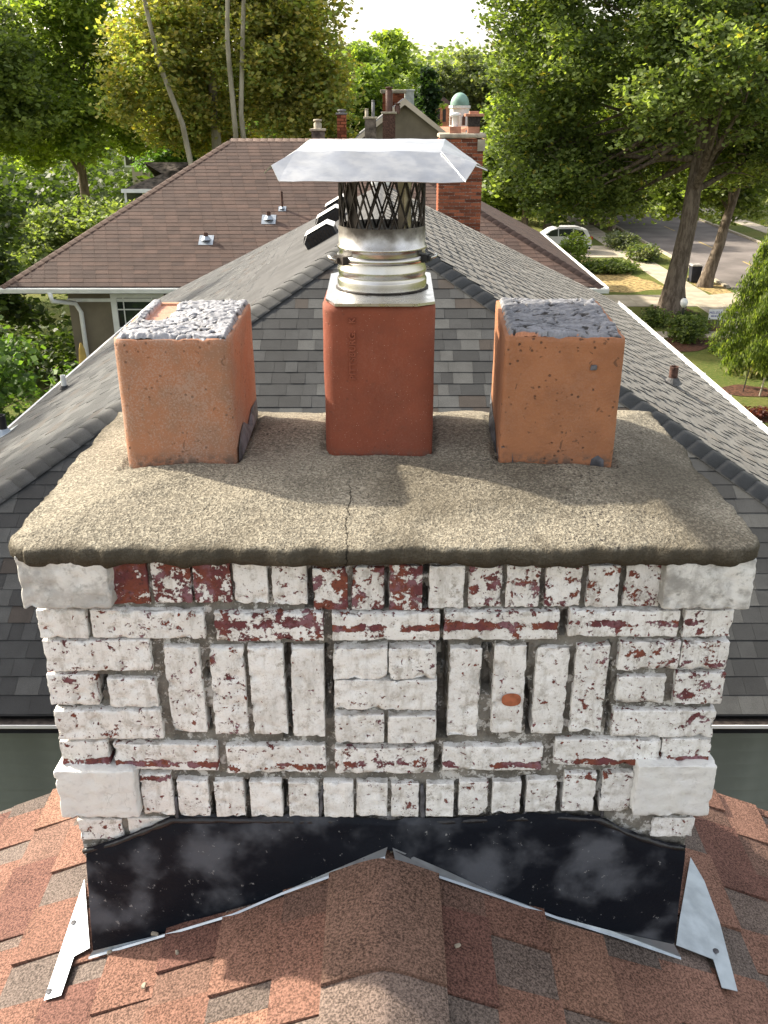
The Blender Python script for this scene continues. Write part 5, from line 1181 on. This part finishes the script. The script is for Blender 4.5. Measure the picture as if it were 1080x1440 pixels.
# shrubs and plants in the front yards
def shrub(name, x, y, rx, ry, h, label, n, size, pal, mat='leaf', cat='shrub', droop=0.):
    t = thing(name, (x, y, 0), label, cat); mb = MB(); rg = random.Random(int(x*100))
    for k in range(9):
        a = rg.random()*6.28; mb.tube([(x, y, 0), (x+math.cos(a)*rx*.4, y+math.sin(a)*ry*.4, h*.45), (x+math.cos(a)*rx*.7, y+math.sin(a)*ry*.7, h*.75)], [.02, .012, .005], 5, cap=False)
    mb.build('stems', M['bark'], t, True, loc=(x, y, 0))
    pts, cid = crown_pts([(x, y, h*.5, rx, ry, h*.5)], n, size*1.6, .6, 22); pts[:, 2] = np.maximum(pts[:, 2], .03); pal = np.array(pal)
    leaf_mesh('foliage', pts, size, (pal[cid % len(pal)]*rng.uniform(.7, 1.3, len(pts))[:, None]).astype(np.float32), M[mat], t, droop=droop); return t
shrub('round_bush', 13.05, 38.6, .85, .8, 1.15, 'round dark green bush beside the lamp post at right', 3600, .09, G1)
shrub('hedge', 14.2, 41.4, .45, 1.7, .5, 'low dark groundcover strip along the sidewalk behind the round bush', 2600, .09, G2)
shrub('small_bush', 12.55, 41.6, .7, .6, .8, 'small bush at the foot of the thick trunk', 1800, .08, G1)
shrub('perennials', 14.4, 36.5, .8, 1.0, .4, 'pale green perennials below the yard sign', 1600, .10, G3)
shrub('grassy_clump', 14.0, 33.6, .7, .6, .45, 'straw coloured ornamental grass clump on the lawn', 1400, .12, [(.24, .22, .10), (.16, .18, .07)], droop=2)
shrub('flowering_shrubs', 16.9, 60.6, 1.0, 1.5, .95, 'tall perennials in the strip between sidewalk and street', 4200, .12, [(.09, .13, .05), (.12, .15, .07), (.16, .17, .11)])
shrub('silvery_shrub', 16.8, 65.5, 1.1, 1.6, 1.0, 'silvery green plants beyond the perennials in the street strip', 3000, .13, [(.17, .19, .13), (.12, .15, .08)])
shrub('ground_cover', 13.6, 56.2, 1.7, 1.2, .55, 'dark leafy ground cover bed left of the sidewalk', 5200, .12, G1)
shrub('young_tree_foliage', 11.6, 57.0, .8, .8, 2.4, 'thin young tree with light leaves in front of the white car', 1500, .13, G3)
shrub('hedge_by_car', 9.2, 59.3, 1.2, .9, 1.3, 'green hedge in front of the parked car', 3000, .14, G1)
shrub('red_barberry', 12.4, 28.3, 1.8, .45, .35, 'low dark red barberry row at the lower right edge of the lawn', 2400, .06, [(.13, .03, .02), (.09, .025, .02)])
shrub('large_back_hedge', 7.2, 56.5, 1.3, 2.0, 2.2, 'broad shrub beside the driveway near the salmon eave', 3600, .15, G2)
# feathery bald cypress at the right edge
t = thing('feathery_conifer', (14.0, 30.6, 0), 'feathery lime green conifer with drooping sprays at the right edge', 'tree')
mb = MB(); mb.tube([(14.0, 30.6, -.05), (13.95, 30.6, 2.5), (13.9, 30.5, 5.8)], [.09, .06, .02], 8, cap=False)
bp_ = []; rg = random.Random(4)
for k in range(60):
    z = 1.0+4.6*(k/60); a = k*2.399; L_ = (2.5-1.2*(k/60))*rg.uniform(.75, 1.15); s_ = Vector((13.95, 30.6, z)); e_ = s_+Vector((math.cos(a)*L_, math.sin(a)*L_, .25)); m_ = s_.lerp(e_, .6)+Vector((0, 0, .35)); mb.tube([s_, m_, e_], [.03, .018, .006], 5, cap=False)
    for q in range(26): f_ = .25+.8*q/26; p = (s_.lerp(m_, f_*1.6) if f_ < .6 else m_.lerp(e_, (f_-.6)/.4)); bp_.append((p, .42))
mb.build('trunk', M['bark'], t, True, loc=(14.0, 30.6, 0))
base = np.array([tuple(p) for p, l in bp_]); n = 80000; w_ = rng.integers(0, len(base), n); dr = rng.random(n); pts = base[w_]+rng.normal(size=(n, 3))*.07; hx = (base[w_, 0]-13.95)*dr*.16; hy = (base[w_, 1]-30.6)*dr*.16; pts[:, 0] += hx; pts[:, 1] += hy; pts[:, 2] -= dr*.62
cols = np.array([(.13, .175, .045), (.18, .215, .06), (.09, .13, .035)])[w_ % 3]*rng.uniform(.75, 1.3, n)[:, None]
leaf_mesh('foliage', pts, .042, cols.astype(np.float32), M['leaf_thin'], t, aspect=3.4, droop=2)
o = MB().tube([(12.85, 31.2, 0), (13.0, 31.2, 1.5)], .02, 6).build('garden_stake', M['black']); tag(o, 'thin dark stake standing in the mulch ring on the lawn', 'stake')
o = MB().tube([(13.25, 30.7, 0), (13.32, 30.7, .65)], .035, 6).build('wooden_stake', M['lime']); tag(o, 'short pale wooden stake in the mulch ring at the right edge', 'stake')
# street furniture
t = thing('lamp_post', (12.98, 39.3, 0), 'garden lamp post with white globe behind the round bush', 'lamp'); MB().tube([(12.98, 39.3, 0), (12.98, 39.3, 1.35)], .035, 8).build('post', M['black'], t, loc=(12.98, 39.3, 0))
MB().lathe([(.001, 1.32), (.07, 1.34), (.15, 1.45), (.17, 1.56), (.13, 1.68), (.05, 1.74), (.001, 1.75)], 14, (12.98, 39.3)).build('globe', M['white'], t, True, loc=(12.98, 39.3, 0)); MB().lathe([(.05, 1.73), (.06, 1.78), (.001, 1.80)], 8, (12.98, 39.3)).build('globe_cap', M['black'], t, loc=(12.98, 39.3, 0))
sx_, sy_ = 14.75, 40.2; t = thing('yard_sign', (sx_, sy_, 0), 'white yard sign with blue lettering on wire legs beside the sidewalk', 'sign')
MB().box(sx_-.30, sx_+.30, sy_-.006, sy_+.006, .62, 1.07).build('sign_panel', M['white'], t, loc=(sx_, sy_, 0))
for dx in (-.15, .15): MB().tube([(sx_+dx, sy_, 0), (sx_+dx, sy_, .63)], .006, 5).build('wire_leg', M['galv'], t, loc=(sx_, sy_, 0))
for txt, z, s in (('MELESA', .91, .155),):
    q = text_obj('sign_lettering', txt, s, .002, M['blue_ink']); q.location = (sx_, sy_-.009, z); q.rotation_euler = (R(90), 0, 0); par(q, t)
for k, (a, b) in enumerate(((-.2, -.06), (-.04, .05), (.07, .19))): MB().box(sx_+a, sx_+b, sy_-.011, sy_-.0065, .745, .79).build('printed_line', M['blue_ink'], t)
def wheelie_bin(x, y):
    t = thing('wheeled_bin', (x, y, 0), 'dark wheeled rubbish bin with pale lid beside the leaning tree', 'bin')
    mb = MB(); mb.add([(x-.24, y-.27, .06), (x+.24, y-.27, .06), (x+.24, y+.20, .06), (x-.24, y+.20, .06), (x-.29, y-.33, .95), (x+.29, y-.33, .95), (x+.29, y+.33, .95), (x-.29, y+.33, .95)], [(0,3,2,1),(0,1,5,4),(1,2,6,5),(2,3,7,6),(3,0,4,7)]); mb.build('bin_body', plain('navy_plastic', (.018, .022, .035), .5), t, loc=(x, y, 0))
    mb = MB(); mb.box(x-.32, x+.32, y-.36, y+.37, .955, 1.0); mb.box(x-.24, x+.24, y-.28, y+.28, 1.0, 1.04); mb.build('lid', plain('faded_lid', (.42, .40, .38), .6), t, loc=(x, y, 0))
    MB().tube([(x-.25, y+.42, .92), (x+.25, y+.42, .92)], .018, 6).build('handle', M['black'], t)
    for s in (-.27, .27): MB().tube([(x+s-.025, y+.22, .12), (x+s+.025, y+.22, .12)], .12, 14).build('wheel', M['black'], t)
wheelie_bin(17.75, 52.6)
# parked car, rear end to the right, seen from its side
def car(x1, y, label):
    t = thing('parked_car', (x1-2.3, y+.9, .03), label, 'car'); L_ = 4.6; x0 = x1-L_; W = 1.8; paint = plain('silver_white_car_paint', (.62, .63, .62), .25, .0, .03, 1, 0, 60, .6)
    side = [(0, .35), (0, .75), (.15, .92), (1.1, 1.08), (1.75, 1.52), (2.3, 1.66), (3.6, 1.66), (4.25, 1.50), (4.48, 1.08), (4.6, .98), (4.6, .42), (4.5, .32), (.1, .28)]
    n = len(side); mb = MB(); rows_ = [(0, .10), (.12, .02), (.3, 0), (W-.3, 0), (W-.12, .02), (W, .10)]
    for yy_, ins in rows_:
        for sx, sz in side:
            k = 1 if sz < 1.1 else 1-ins*.4; up_ = max(0, sz-1.05)*.38; yo = yy_; 
            if yy_ < .2: yo = yy_+up_
            if yy_ > W-.2: yo = yy_-up_
            mb.v.append((x0+sx+(2.3-sx)*ins*.35, y+yo, .03+sz-ins*.3*(sz > 1.5)))
    for r_ in range(len(rows_)-1):
        for i in range(n): a = r_*n+i; b = r_*n+(i+1) % n; mb.f.append((a, b, b+n, a+n)); mb.m.append(0)
    mb.f.append(tuple(range(n))[::-1]); mb.f.append(tuple(range((len(rows_)-1)*n, len(rows_)*n))); mb.m += [0, 0]
    body = mb.build('body', paint, t, True); e_ = body.modifiers.new('e', 'EDGE_SPLIT'); e_.split_angle = R(35)
    def win(pts, nm='side_window'):
        mb = MB(); mb.add([(x0+sx, y+max(0, sz-1.05)*.38-.012, .03+sz) for sx, sz in pts], [tuple(range(len(pts)))]); mb.build(nm, M['glass'], t)
    win([(1.35, 1.12), (2.25, 1.12), (2.25, 1.56), (1.85, 1.48)]); win([(2.32, 1.12), (3.25, 1.12), (3.25, 1.58), (2.32, 1.57)]); win([(3.32, 1.12), (4.15, 1.16), (3.95, 1.46), (3.32, 1.57)])
    for wx in (.9, 3.72):
        for wy in (0.0, W): 
            w2 = MB().tube([(x0+wx, y+wy-.03 if wy == 0 else y+wy-.2, .36), (x0+wx, y+wy+.2 if wy == 0 else y+wy+.03, .36)], .34, 24).build('wheel', M['black'], t)
            if wy == 0:
                mb = MB(); mb.tube([(x0+wx, y-.05, .36), (x0+wx, y-.031, .36)], .21, 20); mb.build('rim', M['plate'], w2)
                for q in range(5): a = R(72*q); T = Matrix.Translation((x0+wx, y-.06, .36)) @ Matrix.Rotation(a, 4, 'Y'); MB().box(-.022, .022, -.004, .004, .0, .2, M=T).build('spoke', M['black'], w2)
        mb = MB(); mb.add([(x0+wx+.40*math.cos(R(a)), y-.008, .36+.40*math.sin(R(a))) for a in range(-20, 201, 20)], [tuple(range(12))[::-1]]); mb.build('wheel_arch', M['black'], t)
    mb = MB(); mb.box(x1-.22, x1+.012, y-.012, y+.35, .95, 1.12); mb.build('tail_light', plain('red_lens', (.35, .02, .015), .3), t)
    MB().box(x0+2.0, x0+3.8, y+.26, y+.29, 1.70, 1.73).build('roof_rail', M['black'], t); MB().box(x0+.1, x1-.1, y-.014, y+.02, .30, .44).build('sill_trim', M['black'], t)
    for hx in (2.1, 3.1): MB().box(x0+hx, x0+hx+.16, y-.03, y-.004, .98, 1.01).build('door_handle', paint, t)
    MB().box(x0+1.5, x0+1.62, y-.16, y-.0, 1.08, 1.2).build('mirror', paint, t)
car(14.1, 63.2, 'white sport utility car parked on the driveway beyond the salmon eave')
# folded yellow parasol by the taupe wall
p = P(116, 500, Y=20.6); t = thing('folded_parasol', (p.x, 20.6, 0), 'folded yellow parasol by the corner of the taupe house', 'parasol')
MB().tube([(p.x, 20.6, 0), (p.x, 20.6, 2.9)], .02, 6).build('pole', M['lime'], t); mb = MB(); zc = p.z; mb.lathe([(.02, zc+.30), (.07, zc+.15), (.13, zc-.35), (.17, zc-.55), (.1, zc-.57)], 10, (p.x, 20.6)); mb.build('canopy', plain('yellow_canvas', (.52, .36, .10), .8), t, True)
